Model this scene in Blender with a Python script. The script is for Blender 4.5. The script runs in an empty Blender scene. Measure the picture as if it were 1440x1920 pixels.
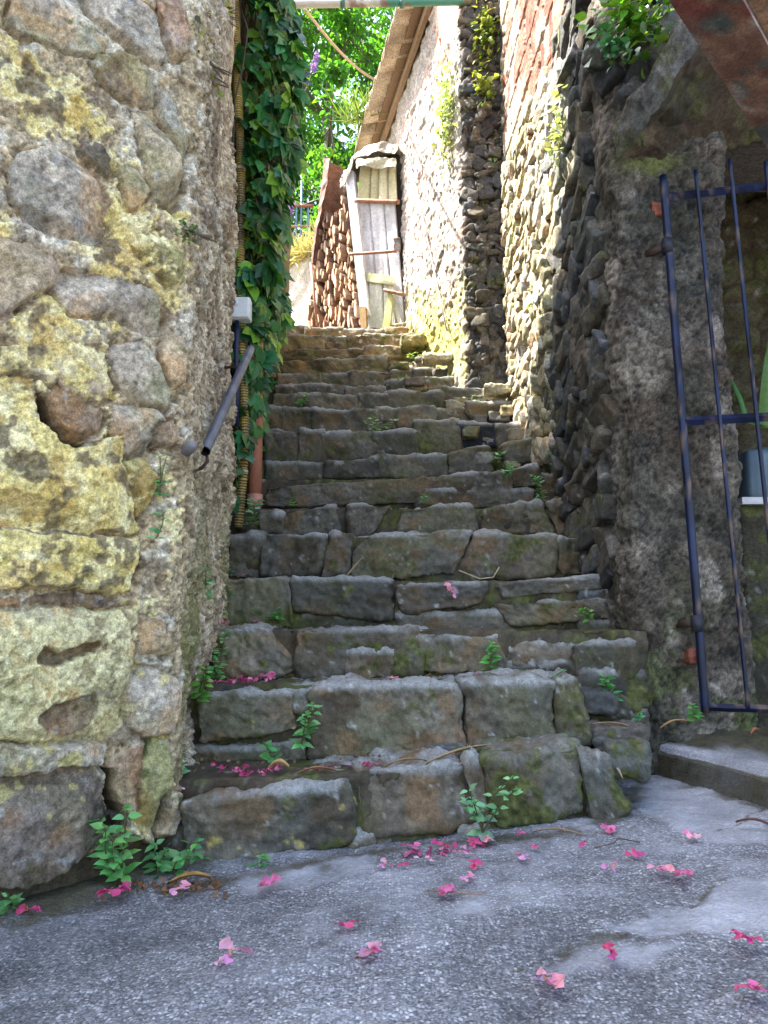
import bpy, math, random
import numpy as np
from mathutils import Vector, Matrix
R = math.radians
scene = bpy.context.scene
COL = scene.collection

# ------------------------------------------------------------------ camera
CAM = np.array([0.0, 0.0, 0.627]); PITCH = R(8.2); FPX = 1386.0
cam = bpy.data.cameras.new('camera'); camo = bpy.data.objects.new('camera', cam)
COL.objects.link(camo); camo.location = CAM; camo.rotation_euler = (R(90) + PITCH, 0, 0)
cam.sensor_fit = 'VERTICAL'; cam.angle = 2 * math.atan(960 / FPX); cam.clip_start = .02; cam.clip_end = 500
scene.camera = camo
# ------------------------------------------------------------------ world, sun, exposure
SUN_EL = R(60); SUN_H = np.array([-.989, .148])
w = bpy.data.worlds.new('World'); scene.world = w; w.use_nodes = True
nt = w.node_tree; bg = nt.nodes['Background']
sky = nt.nodes.new('ShaderNodeTexSky'); sky.sky_type = 'NISHITA'; sky.sun_disc = False
sky.sun_elevation = SUN_EL; sky.sun_rotation = math.atan2(SUN_H[0], SUN_H[1]); sky.air_density = 1.0; sky.dust_density = 3.0; sky.ozone_density = .3
nt.links.new(sky.outputs[0], bg.inputs[0]); bg.inputs[1].default_value = .15
sl = bpy.data.lights.new('sun', 'SUN'); sl.energy = 5.0; sl.angle = R(.5); sl.color = (1, .95, .86)
so = bpy.data.objects.new('sun', sl); COL.objects.link(so); so.location = (-6, 2, 12)
sdir = Vector((SUN_H[0] * math.cos(SUN_EL), SUN_H[1] * math.cos(SUN_EL), math.sin(SUN_EL)))
so.rotation_euler = sdir.to_track_quat('Z', 'Y').to_euler()
vs_ = scene.view_settings; vs_.view_transform = 'Standard'; vs_.look = 'None'; vs_.exposure = 2.42; vs_.gamma = 1
try: vs_.use_curve_mapping = False
except Exception: pass

# ------------------------------------------------------------------ pixel -> world helpers (survey of the photograph)
def ray(px, py):
    xn = (px - 720) / FPX; yn = (960 - py) / FPX
    c, s = math.cos(PITCH), math.sin(PITCH)
    return np.array([xn, c - yn * s, s + yn * c])
def atY(px, py, Y):
    d = ray(px, py); return CAM + d * (Y / d[1])
def atX(px, py, X):
    d = ray(px, py); return CAM + d * (X / d[0])
def atZ(px, py, z):
    d = ray(px, py); return CAM + d * ((z - CAM[2]) / d[2])
def onP(px, py, p0, n):
    d = ray(px, py); p0 = np.array(p0, float); n = np.array(n, float)
    return CAM + d * (np.dot(p0 - CAM, n) / np.dot(d, n))
def proj(P):
    q = np.asarray(P) - CAM; c, s = math.cos(PITCH), math.sin(PITCH)
    dep = q[..., 1] * c + q[..., 2] * s; up = -q[..., 1] * s + q[..., 2] * c
    return 720 + FPX * q[..., 0] / dep, 960 - FPX * up / dep

# ------------------------------------------------------------------ noise
def _hash(a, b, c, seed):
    with np.errstate(over='ignore'):
        h = (a.astype(np.uint32) * np.uint32(374761393) + b.astype(np.uint32) * np.uint32(668265263)
             + c.astype(np.uint32) * np.uint32(2246822519) + np.uint32((seed * 1274126177) & 0xffffffff))
        h = (h ^ (h >> np.uint32(13))) * np.uint32(1274126177); h = h ^ (h >> np.uint32(16))
        h = h * np.uint32(2654435761); h = h ^ (h >> np.uint32(15))
    return h.astype(np.float64) / 4294967295.0
def vnoise(P, seed=0):
    P = np.asarray(P, float); I = np.floor(P).astype(np.int64); F = P - I; U = F * F * F * (F * (F * 6 - 15) + 10)
    x, y, z = I[..., 0], I[..., 1], I[..., 2]; u, v, ww = U[..., 0], U[..., 1], U[..., 2]
    r = 0
    for dz in (0, 1):
        for dy in (0, 1):
            a = _hash(x, y + dy, z + dz, seed); b = _hash(x + 1, y + dy, z + dz, seed)
            l = a + (b - a) * u
            r = r + l * (v if dy else 1 - v) * (ww if dz else 1 - ww)
    return r * 2 - 1
def fbm(P, octs=4, seed=0, gain=.5):
    P = np.asarray(P, float); a = 1.; s = 0; t = 0
    for o in range(octs):
        s = s + a * vnoise(P * (2.03 ** o) + 17.3 * o, seed + o); t += a; a *= gain
    return s / t * 1.6
def ss(a, b, x):
    t = np.clip((x - a) / (b - a), 0, 1); return t * t * (3 - 2 * t)
def mix(a, b, t):
    t = np.asarray(t)[..., None]; return np.asarray(a) * (1 - t) + np.asarray(b) * t
def uv3(u, v, k=0.): return np.stack([u, v, np.zeros_like(u) + k], -1)
def vor(u, v, seed=0, jit=.85):
    """cellular pattern: F1, F2, border distance, cell hash (2 values)"""
    iu = np.floor(u).astype(np.int64); iv = np.floor(v).astype(np.int64)
    F1 = np.full(u.shape, 9.); F2 = np.full(u.shape, 9.); h1 = np.zeros(u.shape); h2 = np.zeros(u.shape)
    du1 = np.zeros(u.shape); dv1 = np.zeros(u.shape)
    for a in (-1, 0, 1):
        for b in (-1, 0, 1):
            cu, cv = iu + a, iv + b; z = np.zeros_like(cu)
            pu = cu + .5 + jit * (_hash(cu, cv, z, seed) - .5); pv = cv + .5 + jit * (_hash(cu, cv, z, seed + 1) - .5)
            d = np.hypot(u - pu, v - pv); n = d < F1
            F2 = np.where(n, F1, np.minimum(F2, d))
            h1 = np.where(n, _hash(cu, cv, z, seed + 2), h1); h2 = np.where(n, _hash(cu, cv, z, seed + 3), h2)
            du1 = np.where(n, u - pu, du1); dv1 = np.where(n, v - pv, dv1)
            F1 = np.where(n, d, F1)
    return F1, F2, F2 - F1, h1, h2, du1, dv1
def polydist(u, v, poly):
    """signed distance, positive inside"""
    poly = np.asarray(poly, float); n = len(poly); d = np.full(u.shape, 1e9); ins = np.zeros(u.shape, bool)
    for i in range(n):
        a = poly[i]; b = poly[(i + 1) % n]; e = b - a
        t = np.clip(((u - a[0]) * e[0] + (v - a[1]) * e[1]) / max(e @ e, 1e-12), 0, 1)
        d = np.minimum(d, np.hypot(u - a[0] - t * e[0], v - a[1] - t * e[1]))
        if a[1] != b[1]:
            c = ((a[1] > v) != (b[1] > v)) & (u < (b[0] - a[0]) * (v - a[1]) / (b[1] - a[1]) + a[0]); ins ^= c
    return np.where(ins, d, -d)
def linedist(u, v, pts):
    d = np.full(u.shape, 1e9)
    for a, b in zip(pts[:-1], pts[1:]):
        a = np.array(a); e = np.array(b) - a; t = np.clip(((u - a[0]) * e[0] + (v - a[1]) * e[1]) / max(e @ e, 1e-12), 0, 1)
        d = np.minimum(d, np.hypot(u - a[0] - t * e[0], v - a[1] - t * e[1]))
    return d

# ------------------------------------------------------------------ mesh building
class MB:
    def __init__(self): self.v = []; self.q = []; self.t = []; self.c = []; self.n = 0
    def add(self, V, Q=None, T=None, col=(.5, .5, .5)):
        V = np.asarray(V, float).reshape(-1, 3); col = np.asarray(col, float)
        if col.ndim == 1: col = np.tile(col, (len(V), 1))
        self.v.append(V); self.c.append(col.reshape(-1, 3))
        if Q is not None and len(Q): self.q.append(np.asarray(Q, np.int64).reshape(-1, 4) + self.n)
        if T is not None and len(T): self.t.append(np.asarray(T, np.int64).reshape(-1, 3) + self.n)
        self.n += len(V); return self
    def mesh(self, name, mat, origin=(0, 0, 0), smooth=True):
        me = bpy.data.meshes.new(name)
        V = np.concatenate(self.v) - np.asarray(origin); C = np.concatenate(self.c)
        Q = np.concatenate(self.q) if self.q else np.zeros((0, 4), np.int64); T = np.concatenate(self.t) if self.t else np.zeros((0, 3), np.int64)
        me.vertices.add(len(V)); me.vertices.foreach_set('co', V.astype(np.float32).ravel())
        nl = Q.size + T.size; me.loops.add(nl); me.loops.foreach_set('vertex_index', np.concatenate([Q.ravel(), T.ravel()]).astype(np.int32))
        npol = len(Q) + len(T); me.polygons.add(npol)
        st = np.concatenate([np.arange(len(Q)) * 4, Q.size + np.arange(len(T)) * 3]).astype(np.int32)
        me.polygons.foreach_set('loop_start', st)
        me.polygons.foreach_set('use_smooth', np.full(npol, smooth, bool))
        me.update(calc_edges=True)
        at = me.color_attributes.new('Col', 'FLOAT_COLOR', 'POINT')
        C4 = np.concatenate([np.clip(C, 0, 1), np.ones((len(C), 1))], 1).astype(np.float32); at.data.foreach_set('color', C4.ravel())
        me.materials.append(mat); return me
def grid(P, C, mb, flip=False):
    nv, nu = P.shape[:2]; idx = np.arange(nv * nu).reshape(nv, nu)
    a, b, c, d = idx[:-1, :-1].ravel(), idx[:-1, 1:].ravel(), idx[1:, 1:].ravel(), idx[1:, :-1].ravel()
    Q = np.stack([a, b, c, d] if not flip else [d, c, b, a], 1); mb.add(P.reshape(-1, 3), Q, col=C.reshape(-1, 3) if np.ndim(C) > 1 else C)
def tube(mb, pts, rad, seg=8, col=(.5, .5, .5), caps=True):
    pts = np.asarray(pts, float); n = len(pts); rad = np.broadcast_to(np.asarray(rad, float), (n,))
    V = []; prev = None
    for i in range(n):
        t = pts[min(i + 1, n - 1)] - pts[max(i - 1, 0)]; t = t / (np.linalg.norm(t) + 1e-12)
        if prev is None:
            a = np.array([0, 0, 1.]) if abs(t[2]) < .9 else np.array([1., 0, 0]); x = np.cross(a, t)
        else: x = prev - t * (prev @ t)
        x /= np.linalg.norm(x) + 1e-12; prev = x; y = np.cross(t, x)
        th = np.arange(seg) * 2 * math.pi / seg
        V.append(pts[i] + rad[i] * (np.cos(th)[:, None] * x + np.sin(th)[:, None] * y))
    V = np.concatenate(V); Q = []
    for i in range(n - 1):
        for k in range(seg):
            k2 = (k + 1) % seg; Q.append((i * seg + k, i * seg + k2, (i + 1) * seg + k2, (i + 1) * seg + k))
    T = []
    if caps:
        V = np.concatenate([V, pts[:1], pts[-1:]]); c0, c1 = n * seg, n * seg + 1
        for k in range(seg):
            k2 = (k + 1) % seg; T.append((k2, k, c0)); T.append(((n - 1) * seg + k, (n - 1) * seg + k2, c1))
    mb.add(V, Q, T, col)
def prism(mb, base, vec, col=(.5, .5, .5)):
    """closed prism: polygon (n,3) extruded by vec (fan caps through the centre)"""
    base = np.asarray(base, float); n = len(base); top = base + np.asarray(vec)
    V = np.concatenate([base, top, base.mean(0)[None], top.mean(0)[None]])
    Q = [(i, (i + 1) % n, n + (i + 1) % n, n + i) for i in range(n)]
    T = [((i + 1) % n, i, 2 * n) for i in range(n)] + [(n + i, n + (i + 1) % n, 2 * n + 1) for i in range(n)]
    mb.add(V, Q, T, col)
def bar(mb, a, b, wx, wy, col=(.5, .5, .5), up=(0, 1, 0), roll=0):
    a = np.asarray(a, float); b = np.asarray(b, float); t = b - a; t /= np.linalg.norm(t)
    x = np.cross(up, t); x /= np.linalg.norm(x); y = np.cross(t, x)
    cc = [a + sx * x * wx / 2 + sy * y * wy / 2 for sx, sy in ((-1, -1), (1, -1), (1, 1), (-1, 1))]
    prism(mb, cc, b - a, col)
def setp(o, label=None, cat=None, group=None, kind=None):
    if label: o['label'] = label
    if cat: o['category'] = cat
    if group: o['group'] = group
    if kind: o['kind'] = kind
    return o
def thing(name, label, cat, loc=(0, 0, 0), group=None, kind=None):
    o = bpy.data.objects.new(name, None); COL.objects.link(o); o.location = tuple(float(x) for x in loc); o.empty_display_size = .1
    return setp(o, label, cat, group, kind)
def wloc(o):
    p = np.array(o.location)
    while o.parent: o = o.parent; p = p + np.array(o.location)
    return p
def part(name, mb, mat, parent=None, smooth=True, label=None):
    org = wloc(parent) if parent is not None else np.zeros(3)
    o = bpy.data.objects.new(name, mb.mesh(name, mat, org, smooth)); COL.objects.link(o)
    if parent is not None: o.parent = parent
    if label: o['label'] = label
    return o
def single(name, mb, mat, label, cat, group=None, kind=None, smooth=True):
    V = np.concatenate(mb.v); org = np.array([*(V[:, :2].min(0) + V[:, :2].max(0)) / 2, V[:, 2].min()])
    o = bpy.data.objects.new(name, mb.mesh(name, mat, org, smooth)); COL.objects.link(o); o.location = org
    return setp(o, label, cat, group, kind)

# ------------------------------------------------------------------ materials
def newmat(name):
    m = bpy.data.materials.new(name); m.use_nodes = True; n = m.node_tree; b = n.nodes['Principled BSDF']
    return m, n, b, n.nodes.new, n.links.new
def ramp(N, L, src, stops):
    r = N('ShaderNodeValToRGB'); e = r.color_ramp.elements
    while len(e) < len(stops): e.new(.5)
    for k, (p, c) in enumerate(stops): e[k].position = p; e[k].color = (c, c, c, 1) if not hasattr(c, '__len__') else (*c, 1)
    L(src, r.inputs[0]); return r
def noise(N, L, scale, vec=None, detail=4, rough=.6):
    t = N('ShaderNodeTexNoise'); t.inputs['Scale'].default_value = scale; t.inputs['Detail'].default_value = detail; t.inputs['Roughness'].default_value = rough
    if vec is not None: L(vec, t.inputs['Vector'])
    return t
def vcol_mat(name, fine=70., amt=.45, bump=.5, dist=.004, rough=.88, grain=260., metal=0., spec=.35):
    """surface whose own colour is stored on the mesh, with fine mineral grain and relief added"""
    m, n, b, N, L = newmat(name)
    a = N('ShaderNodeAttribute'); a.attribute_name = 'Col'
    g = N('ShaderNodeNewGeometry')
    n1 = noise(N, L, fine, g.outputs['Position'], 5, .65); n2 = noise(N, L, grain, g.outputs['Position'], 3, .7)
    r1 = ramp(N, L, n1.outputs['Fac'], [(.25, 1 - amt), (.75, 1 + amt)]); r2 = ramp(N, L, n2.outputs['Fac'], [(.3, 1 - amt * .8), (.7, 1 + amt * .8)])
    def f(x): return x
    mm = N('ShaderNodeMath'); mm.operation = 'MULTIPLY'
    mr1 = N('ShaderNodeMapRange'); mr1.inputs[1].default_value = .25; mr1.inputs[2].default_value = .75; mr1.inputs[3].default_value = 1 - amt; mr1.inputs[4].default_value = 1 + amt
    mr2 = N('ShaderNodeMapRange'); mr2.inputs[1].default_value = .3; mr2.inputs[2].default_value = .7; mr2.inputs[3].default_value = 1 - amt * .7; mr2.inputs[4].default_value = 1 + amt * .7
    n.nodes.remove(r1); n.nodes.remove(r2)
    L(n1.outputs['Fac'], mr1.inputs[0]); L(n2.outputs['Fac'], mr2.inputs[0]); L(mr1.outputs[0], mm.inputs[0]); L(mr2.outputs[0], mm.inputs[1])
    vm = N('ShaderNodeVectorMath'); vm.operation = 'SCALE'; L(a.outputs['Color'], vm.inputs[0]); L(mm.outputs[0], vm.inputs['Scale'])
    L(vm.outputs[0], b.inputs['Base Color']); b.inputs['Roughness'].default_value = rough; b.inputs['Metallic'].default_value = metal
    b.inputs['Specular IOR Level'].default_value = spec
    bp = N('ShaderNodeBump'); bp.inputs['Strength'].default_value = bump; bp.inputs['Distance'].default_value = dist
    ad = N('ShaderNodeMath'); ad.operation = 'ADD'; L(n1.outputs['Fac'], ad.inputs[0]); L(n2.outputs['Fac'], ad.inputs[1]); L(ad.outputs[0], bp.inputs['Height'])
    L(bp.outputs[0], b.inputs['Normal']); return m
def leaf_mat(name, trans=.4, rough=.45, tint=(1.25, 1.2, .5)):
    m, n, b, N, L = newmat(name)
    a = N('ShaderNodeAttribute'); a.attribute_name = 'Col'; g = N('ShaderNodeNewGeometry')
    n1 = noise(N, L, 60, g.outputs['Position'], 3)
    mr = N('ShaderNodeMapRange'); mr.inputs[3].default_value = .7; mr.inputs[4].default_value = 1.3; L(n1.outputs['Fac'], mr.inputs[0])
    vm = N('ShaderNodeVectorMath'); vm.operation = 'SCALE'; L(a.outputs['Color'], vm.inputs[0]); L(mr.outputs[0], vm.inputs['Scale'])
    L(vm.outputs[0], b.inputs['Base Color']); b.inputs['Roughness'].default_value = rough; b.inputs['Specular IOR Level'].default_value = .4
    t = N('ShaderNodeBsdfTranslucent'); v2 = N('ShaderNodeVectorMath'); v2.operation = 'MULTIPLY'; v2.inputs[1].default_value = tint
    L(vm.outputs[0], v2.inputs[0]); L(v2.outputs[0], t.inputs['Color'])
    mx = N('ShaderNodeMixShader'); mx.inputs[0].default_value = trans; L(b.outputs[0], mx.inputs[1]); L(t.outputs[0], mx.inputs[2])
    L(mx.outputs[0], n.nodes['Material Output'].inputs['Surface']); return m
M_STONE = vcol_mat('rough_stone', 70, .6)
M_WALL = vcol_mat('wall_masonry', 62, .62, .55, .005, .88, 210)
M_STEP = vcol_mat('step_stone', 60, .42, .45, .004, .78, 200)
M_PLAIN = vcol_mat('weathered_paint', 40, .18, .15, .002, .6)
M_WOOD = vcol_mat('old_wood', 45, .3, .4, .003, .8)
M_RUST = vcol_mat('rusty_steel', 30, .55, .4, .002, .6, 160)
M_PLASTIC = vcol_mat('dusty_plastic', 25, .12, .08, .001, .42, 120)
M_LEAF = leaf_mat('foliage', .32, .33); M_TREE = leaf_mat('tree_foliage', .55, .5, (1.35, 1.45, .45))
M_PETAL = leaf_mat('petal', .3, .6, (1.2, .9, 1.0))
M_BARK = vcol_mat('bark', 40, .4, .6, .006)
# concrete with exposed aggregate
def concrete_mat():
    m, n, b, N, L = newmat('exposed_aggregate_concrete')
    a = N('ShaderNodeAttribute'); a.attribute_name = 'Col'; g = N('ShaderNodeNewGeometry')
    sep = N('ShaderNodeSeparateColor'); L(a.outputs['Color'], sep.inputs[0])
    # red: overall tone, green: how far the aggregate shows, blue: dirt / moss
    warp = noise(N, L, 25, g.outputs['Position'], 2); va = N('ShaderNodeVectorMath'); va.operation = 'MULTIPLY_ADD'
    va.inputs[1].default_value = (.012, .012, .012); L(warp.outputs['Color'], va.inputs[0]); L(g.outputs['Position'], va.inputs[2])
    v1 = N('ShaderNodeTexVoronoi'); v1.inputs['Scale'].default_value = 140; L(va.outputs[0], v1.inputs['Vector'])
    v2 = N('ShaderNodeTexVoronoi'); v2.inputs['Scale'].default_value = 260; L(va.outputs[0], v2.inputs['Vector'])
    s1 = N('ShaderNodeSeparateColor'); L(v1.outputs['Color'], s1.inputs[0])
    s2 = N('ShaderNodeSeparateColor'); L(v2.outputs['Color'], s2.inputs[0])
    stone = ramp(N, L, s1.outputs[0], [(0, (.09, .095, .105)), (.35, (.19, .195, .21)), (.7, (.35, .355, .375)), (1, (.66, .66, .68))])
    peb = ramp(N, L, v1.outputs['Distance'], [(.35, 1.), (.62, 0.)])
    fine = ramp(N, L, s2.outputs[0], [(0, (.10, .105, .115)), (.6, (.21, .215, .23)), (1, (.42, .42, .44))])
    mx = N('ShaderNodeMix'); mx.data_type = 'RGBA'; L(peb.outputs[0], mx.inputs[0]); L(fine.outputs[0], mx.inputs[6]); L(stone.outputs[0], mx.inputs[7])
    sm = noise(N, L, 90, g.outputs['Position'], 4); smr = ramp(N, L, sm.outputs['Fac'], [(.3, (.29, .30, .33)), (.7, (.43, .435, .46))])
    m2 = N('ShaderNodeMix'); m2.data_type = 'RGBA'; L(sep.outputs[1], m2.inputs[0]); L(smr.outputs[0], m2.inputs[6]); L(mx.outputs[2], m2.inputs[7])
    big = noise(N, L, 5, g.outputs['Position'], 5); mb_ = N('ShaderNodeMapRange'); mb_.inputs[1].default_value = .3; mb_.inputs[2].default_value = .7; mb_.inputs[3].default_value = .72; mb_.inputs[4].default_value = 1.25; L(big.outputs['Fac'], mb_.inputs[0])
    mu = N('ShaderNodeMath'); mu.operation = 'MULTIPLY'; L(mb_.outputs[0], mu.inputs[0]); L(sep.outputs[0], mu.inputs[1])
    m2s = N('ShaderNodeVectorMath'); m2s.operation = 'SCALE'; L(m2.outputs[2], m2s.inputs[0]); L(mu.outputs[0], m2s.inputs['Scale'])
    dn = noise(N, L, 45, g.outputs['Position'], 5); dr = ramp(N, L, dn.outputs['Fac'], [(.3, (.035, .03, .018)), (.55, (.07, .06, .03)), (.75, (.06, .07, .02))])
    m3 = N('ShaderNodeMix'); m3.data_type = 'RGBA'; L(sep.outputs[2], m3.inputs[0]); L(m2s.outputs[0], m3.inputs[6]); L(dr.outputs[0], m3.inputs[7])
    L(m3.outputs[2], b.inputs['Base Color']); b.inputs['Roughness'].default_value = .8
    bp = N('ShaderNodeBump'); bp.inputs['Strength'].default_value = .5; bp.inputs['Distance'].default_value = .004
    L(peb.outputs[0], bp.inputs['Height']); b2 = N('ShaderNodeBump'); b2.inputs['Strength'].default_value = .4; b2.inputs['Distance'].default_value = .004
    L(dn.outputs['Fac'], b2.inputs['Height']); L(bp.outputs[0], b2.inputs['Normal']); L(b2.outputs[0], b.inputs['Normal']); return m
M_CONC = concrete_mat()

# ------------------------------------------------------------------ stones
def cubegrid(dx, dy, dz, res):
    nx, ny, nz = [max(2, int(math.ceil(d / res))) for d in (dx, dy, dz)]
    lin = [np.linspace(-1, 1, k + 1) for k in (nx, ny, nz)]
    V = []; Q = []; off = 0
    for ax in range(3):
        a, b = [(1, 2), (2, 0), (0, 1)][ax]
        A, B = np.meshgrid(lin[a], lin[b], indexing='ij')
        for sgn in (-1, 1):
            P = np.zeros(A.shape + (3,)); P[..., ax] = sgn; P[..., a] = A; P[..., b] = B
            n, m = A.shape; idx = np.arange(n * m).reshape(n, m) + off
            q = np.stack([idx[:-1, :-1], idx[1:, :-1], idx[1:, 1:], idx[:-1, 1:]], -1).reshape(-1, 4)
            if sgn < 0: q = q[:, ::-1]
            V.append(P.reshape(-1, 3)); Q.append(q); off += n * m
    V = np.concatenate(V); Q = np.concatenate(Q)
    key = np.round(V * 4096).astype(np.int64); _, first, inv = np.unique(key, axis=0, return_index=True, return_inverse=True)
    return V[first], inv.reshape(-1)[Q]
def rock(c, size, res=.012, seed=0, rnd=.3, amp=.12, chips=5, chip=(.74, .95), fine=1., bites=0):
    """irregular stone filling about size around c; returns V, Q"""
    rs = np.random.RandomState(seed); h = np.array(size, float) / 2
    V, Q = cubegrid(*size, res); P = V * h; r = min(h) * rnd
    inn = np.clip(P, -(h - r), h - r); d = P - inn; L = np.linalg.norm(d, axis=1, keepdims=True); nrm = d / np.maximum(L, 1e-9)
    P = inn + nrm * r
    for _ in range(chips):
        wv = rs.normal(size=3) * np.array([1, 1, 1]); wv /= np.linalg.norm(wv)
        off = (np.abs(wv) @ h) * rs.uniform(*chip); over = np.maximum(0, P @ wv - off); P = P - over[:, None] * wv
    for _ in range(bites):   # broken-off corners and edges
        s_ = rs.uniform(-1, 1, 3); ax = rs.randint(3); s_[ax] = s_[ax] * .9
        for o_ in range(3):
            if o_ != ax: s_[o_] = np.sign(s_[o_]) * rs.uniform(.98, 1.12)
        r_ = min(h) * rs.uniform(.25, .6); sc = s_ * h + np.sign(s_) * r_ * .45; dv = P - sc; L2 = np.linalg.norm(dv * [.6, 1, 1], axis=1); k_ = L2 < r_
        P[k_] = sc + dv[k_] * (r_ / np.maximum(L2[k_], 1e-6))[:, None] if k_.any() else P[k_]
    m = min(min(h), .09); Wp = P + np.asarray(c)
    P = P + nrm * (amp * m * fbm(Wp * (1.1 / max(m, .03)) * .55, 3, seed % 97))[:, None]
    P = P + nrm * (fine * (.0045 * fbm(Wp * 38, 3, 5) + .0022 * fbm(Wp * 120, 2, 9)))[:, None]
    return P + np.asarray(c), Q
def stone_col(P, base, seed=0, moss=-.2, fleck=.25, stain=.3, lich=0.):
    base = np.asarray(base, float); n1 = fbm(P * 6, 3, seed % 50); n2 = fbm(P * 22, 3, 3); n3 = fbm(P * 70, 2, 4)
    st_ = fbm(P * [7, 7, 45] + seed % 31, 3, 13); c = base * np.clip(1 + .34 * n1 + .22 * n2 + .30 * n3 + .22 * st_, .3, 2.2)[..., None]
    c = mix(c, base * [.50, .40, .27], ss(-.05, .55, fbm(P * 5.5 + 21, 4, 14)) * stain * 1.5)
    c = mix(c, base * [.86, 1.0, .60], ss(-.1, .5, fbm(P * 4 + 31, 3, 15)) * stain)
    c = mix(c, base * [1.25, .92, .62], ss(.1, .7, fbm(P * 9 + 4, 3, 11)) * stain * 1.6)
    c = mix(c, base * [.92, 1.0, 1.12] * .9, ss(.2, .7, fbm(P * 8 + 9, 2, 12)) * .6)
    c = mix(c, np.array([.36, .36, .33]), ss(.55, .8, vnoise(P * 75, 21) * .6 + vnoise(P * 28, 22) * .5) * fleck * 2)
    if lich: c = mix(c, np.array([.40, .33, .10]), ss(.2, .5, fbm(P * 26, 3, 31) + .5 * fbm(P * 6, 2, 32) + lich - .5))
    mm = ss(.05, .45, fbm(P * 8, 4, 41) + .35 * fbm(P * 40, 2, 42) + moss)
    g = mix(np.array([.05, .055, .014]), np.array([.10, .105, .028]), ss(-.4, .5, fbm(P * 60, 2, 43)))
    return np.clip(mix(c, g, mm), .005, 1)
def smooth_interp(us, cum, pts, rad=.03, k=7):
    o = 0
    for s in np.linspace(-rad, rad, k): o = o + np.stack([np.interp(us + s, cum, [p[i] for p in pts]) for i in (0, 1)], -1)
    return o / k
def path_frame(pts, us, rad=.03):
    pts = np.array(pts, float); cum = np.concatenate([[0], np.cumsum(np.linalg.norm(np.diff(pts, axis=0), axis=1))])
    # extend straight at both ends
    ext = np.concatenate([[pts[0] - (pts[1] - pts[0])], pts, [pts[-1] + (pts[-1] - pts[-2])]]); ce = np.concatenate([[-(cum[1])], cum, [cum[-1] + cum[-1] - cum[-2]]])
    p = smooth_interp(us, ce, ext, rad); e = 1e-3
    t = smooth_interp(us + e, ce, ext, rad) - smooth_interp(us - e, ce, ext, rad); t /= np.linalg.norm(t, axis=1, keepdims=True) + 1e-12
    return p, np.stack([t[:, 1], -t[:, 0]], -1), cum
def arr(*segs):
    """concatenate (start, stop, step) ranges into one strictly increasing array"""
    o = []
    for a, b, s in segs: o.append(np.linspace(a, b, max(2, int(round((b - a) / s)) + 1))[:-1])
    o.append(np.array([segs[-1][1]])); return np.concatenate(o)
# ================================================================== GROUND
def gz(x, y): return .055 * np.clip(x, -3, 3) + .012 * np.clip(y - 2, -8, 2)
def atG(px, py):
    z = 0.
    for _ in range(8): p = atZ(px, py, z); z = float(gz(p[0], p[1]))
    return p
LC = np.array([-.573, 2.1]); LD = np.array([.731, .682]); LN = np.array([.682, -.731])   # left wall corner, face direction, face normal
xs = arr((-40, -3, 3), (-3, -1.3, .15), (-1.3, 1.75, .0065), (1.75, 4, .2), (4, 40, 3)); ys = arr((-40, -1, 3), (-1, 1.1, .15), (1.1, 2.75, .0065), (2.75, 5, .2), (5, 30, 4))
X, Y = np.meshgrid(xs, ys); Z = gz(X, Y)
P = np.stack([X, Y, Z], -1)
f1 = fbm(P * 2.2, 4, 61); f2 = fbm(P * 14, 4, 62); f3 = fbm(P * 60, 3, 63)
Z = Z + .008 * f1 + .004 * f2 + .002 * f3
agg = np.clip(.85 - .35 * f2 - .3 * f1 + .5 * ss(1.75, 1.35, Y), .25, 1); tone = 1.0 + .2 * f1 + .16 * f2; dirt = np.zeros_like(X)
def gpoly(pts): return [tuple(atG(a, b)[:2]) for a, b in pts]
wu, wv = X + .03 * fbm(P * 9, 3, 64), Y + .03 * fbm(P * 9 + 5, 3, 65)
for pl, k, tn in (([(1290, 1690), (1350, 1655), (1470, 1630), (1500, 1740), (1400, 1750), (1300, 1742), (1250, 1752), (1110, 1745), (1180, 1710)], .95, 1.32),
                  ([(1000, 1795), (1090, 1762), (1290, 1757), (1290, 1785), (1180, 1805), (1040, 1825)], .9, 1.25),
                  ([(1175, 1455), (1250, 1450), (1450, 1520), (1450, 1590), (1330, 1585), (1190, 1520)], .75, 1.4),
                  ([(450, 1640), (700, 1600), (720, 1635), (560, 1672), (430, 1672)], .75, 1.1),
                  ([(850, 1690), (900, 1682), (935, 1700), (930, 1722), (870, 1722)], .9, 1.25)):
    d = polydist(wu, wv, gpoly(pl)); mk = ss(-.01, .035, d) * k; agg = agg * (1 - mk); tone = tone * (1 + (tn - 1) * mk)
for pts, wd in (([(1345, 1650), (1300, 1690), (1262, 1725), (1255, 1742), (1180, 1750), (1090, 1762), (1010, 1790), (975, 1812)], .011), ([(1262, 1725), (1150, 1705), (1060, 1712)], .004),
                ([(1470, 1500), (1390, 1545), (1300, 1560)], .006)):
    d = linedist(wu, wv, gpoly(pts)) ; mk = ss(1.2, .1, d / (wd * (1.1 + 1.3 * f2))) * ss(-.5, .1, f3 + f2); dirt = np.maximum(dirt, mk * .8); Z = Z - .004 * mk; agg = np.maximum(agg, .5 * mk)
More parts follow.
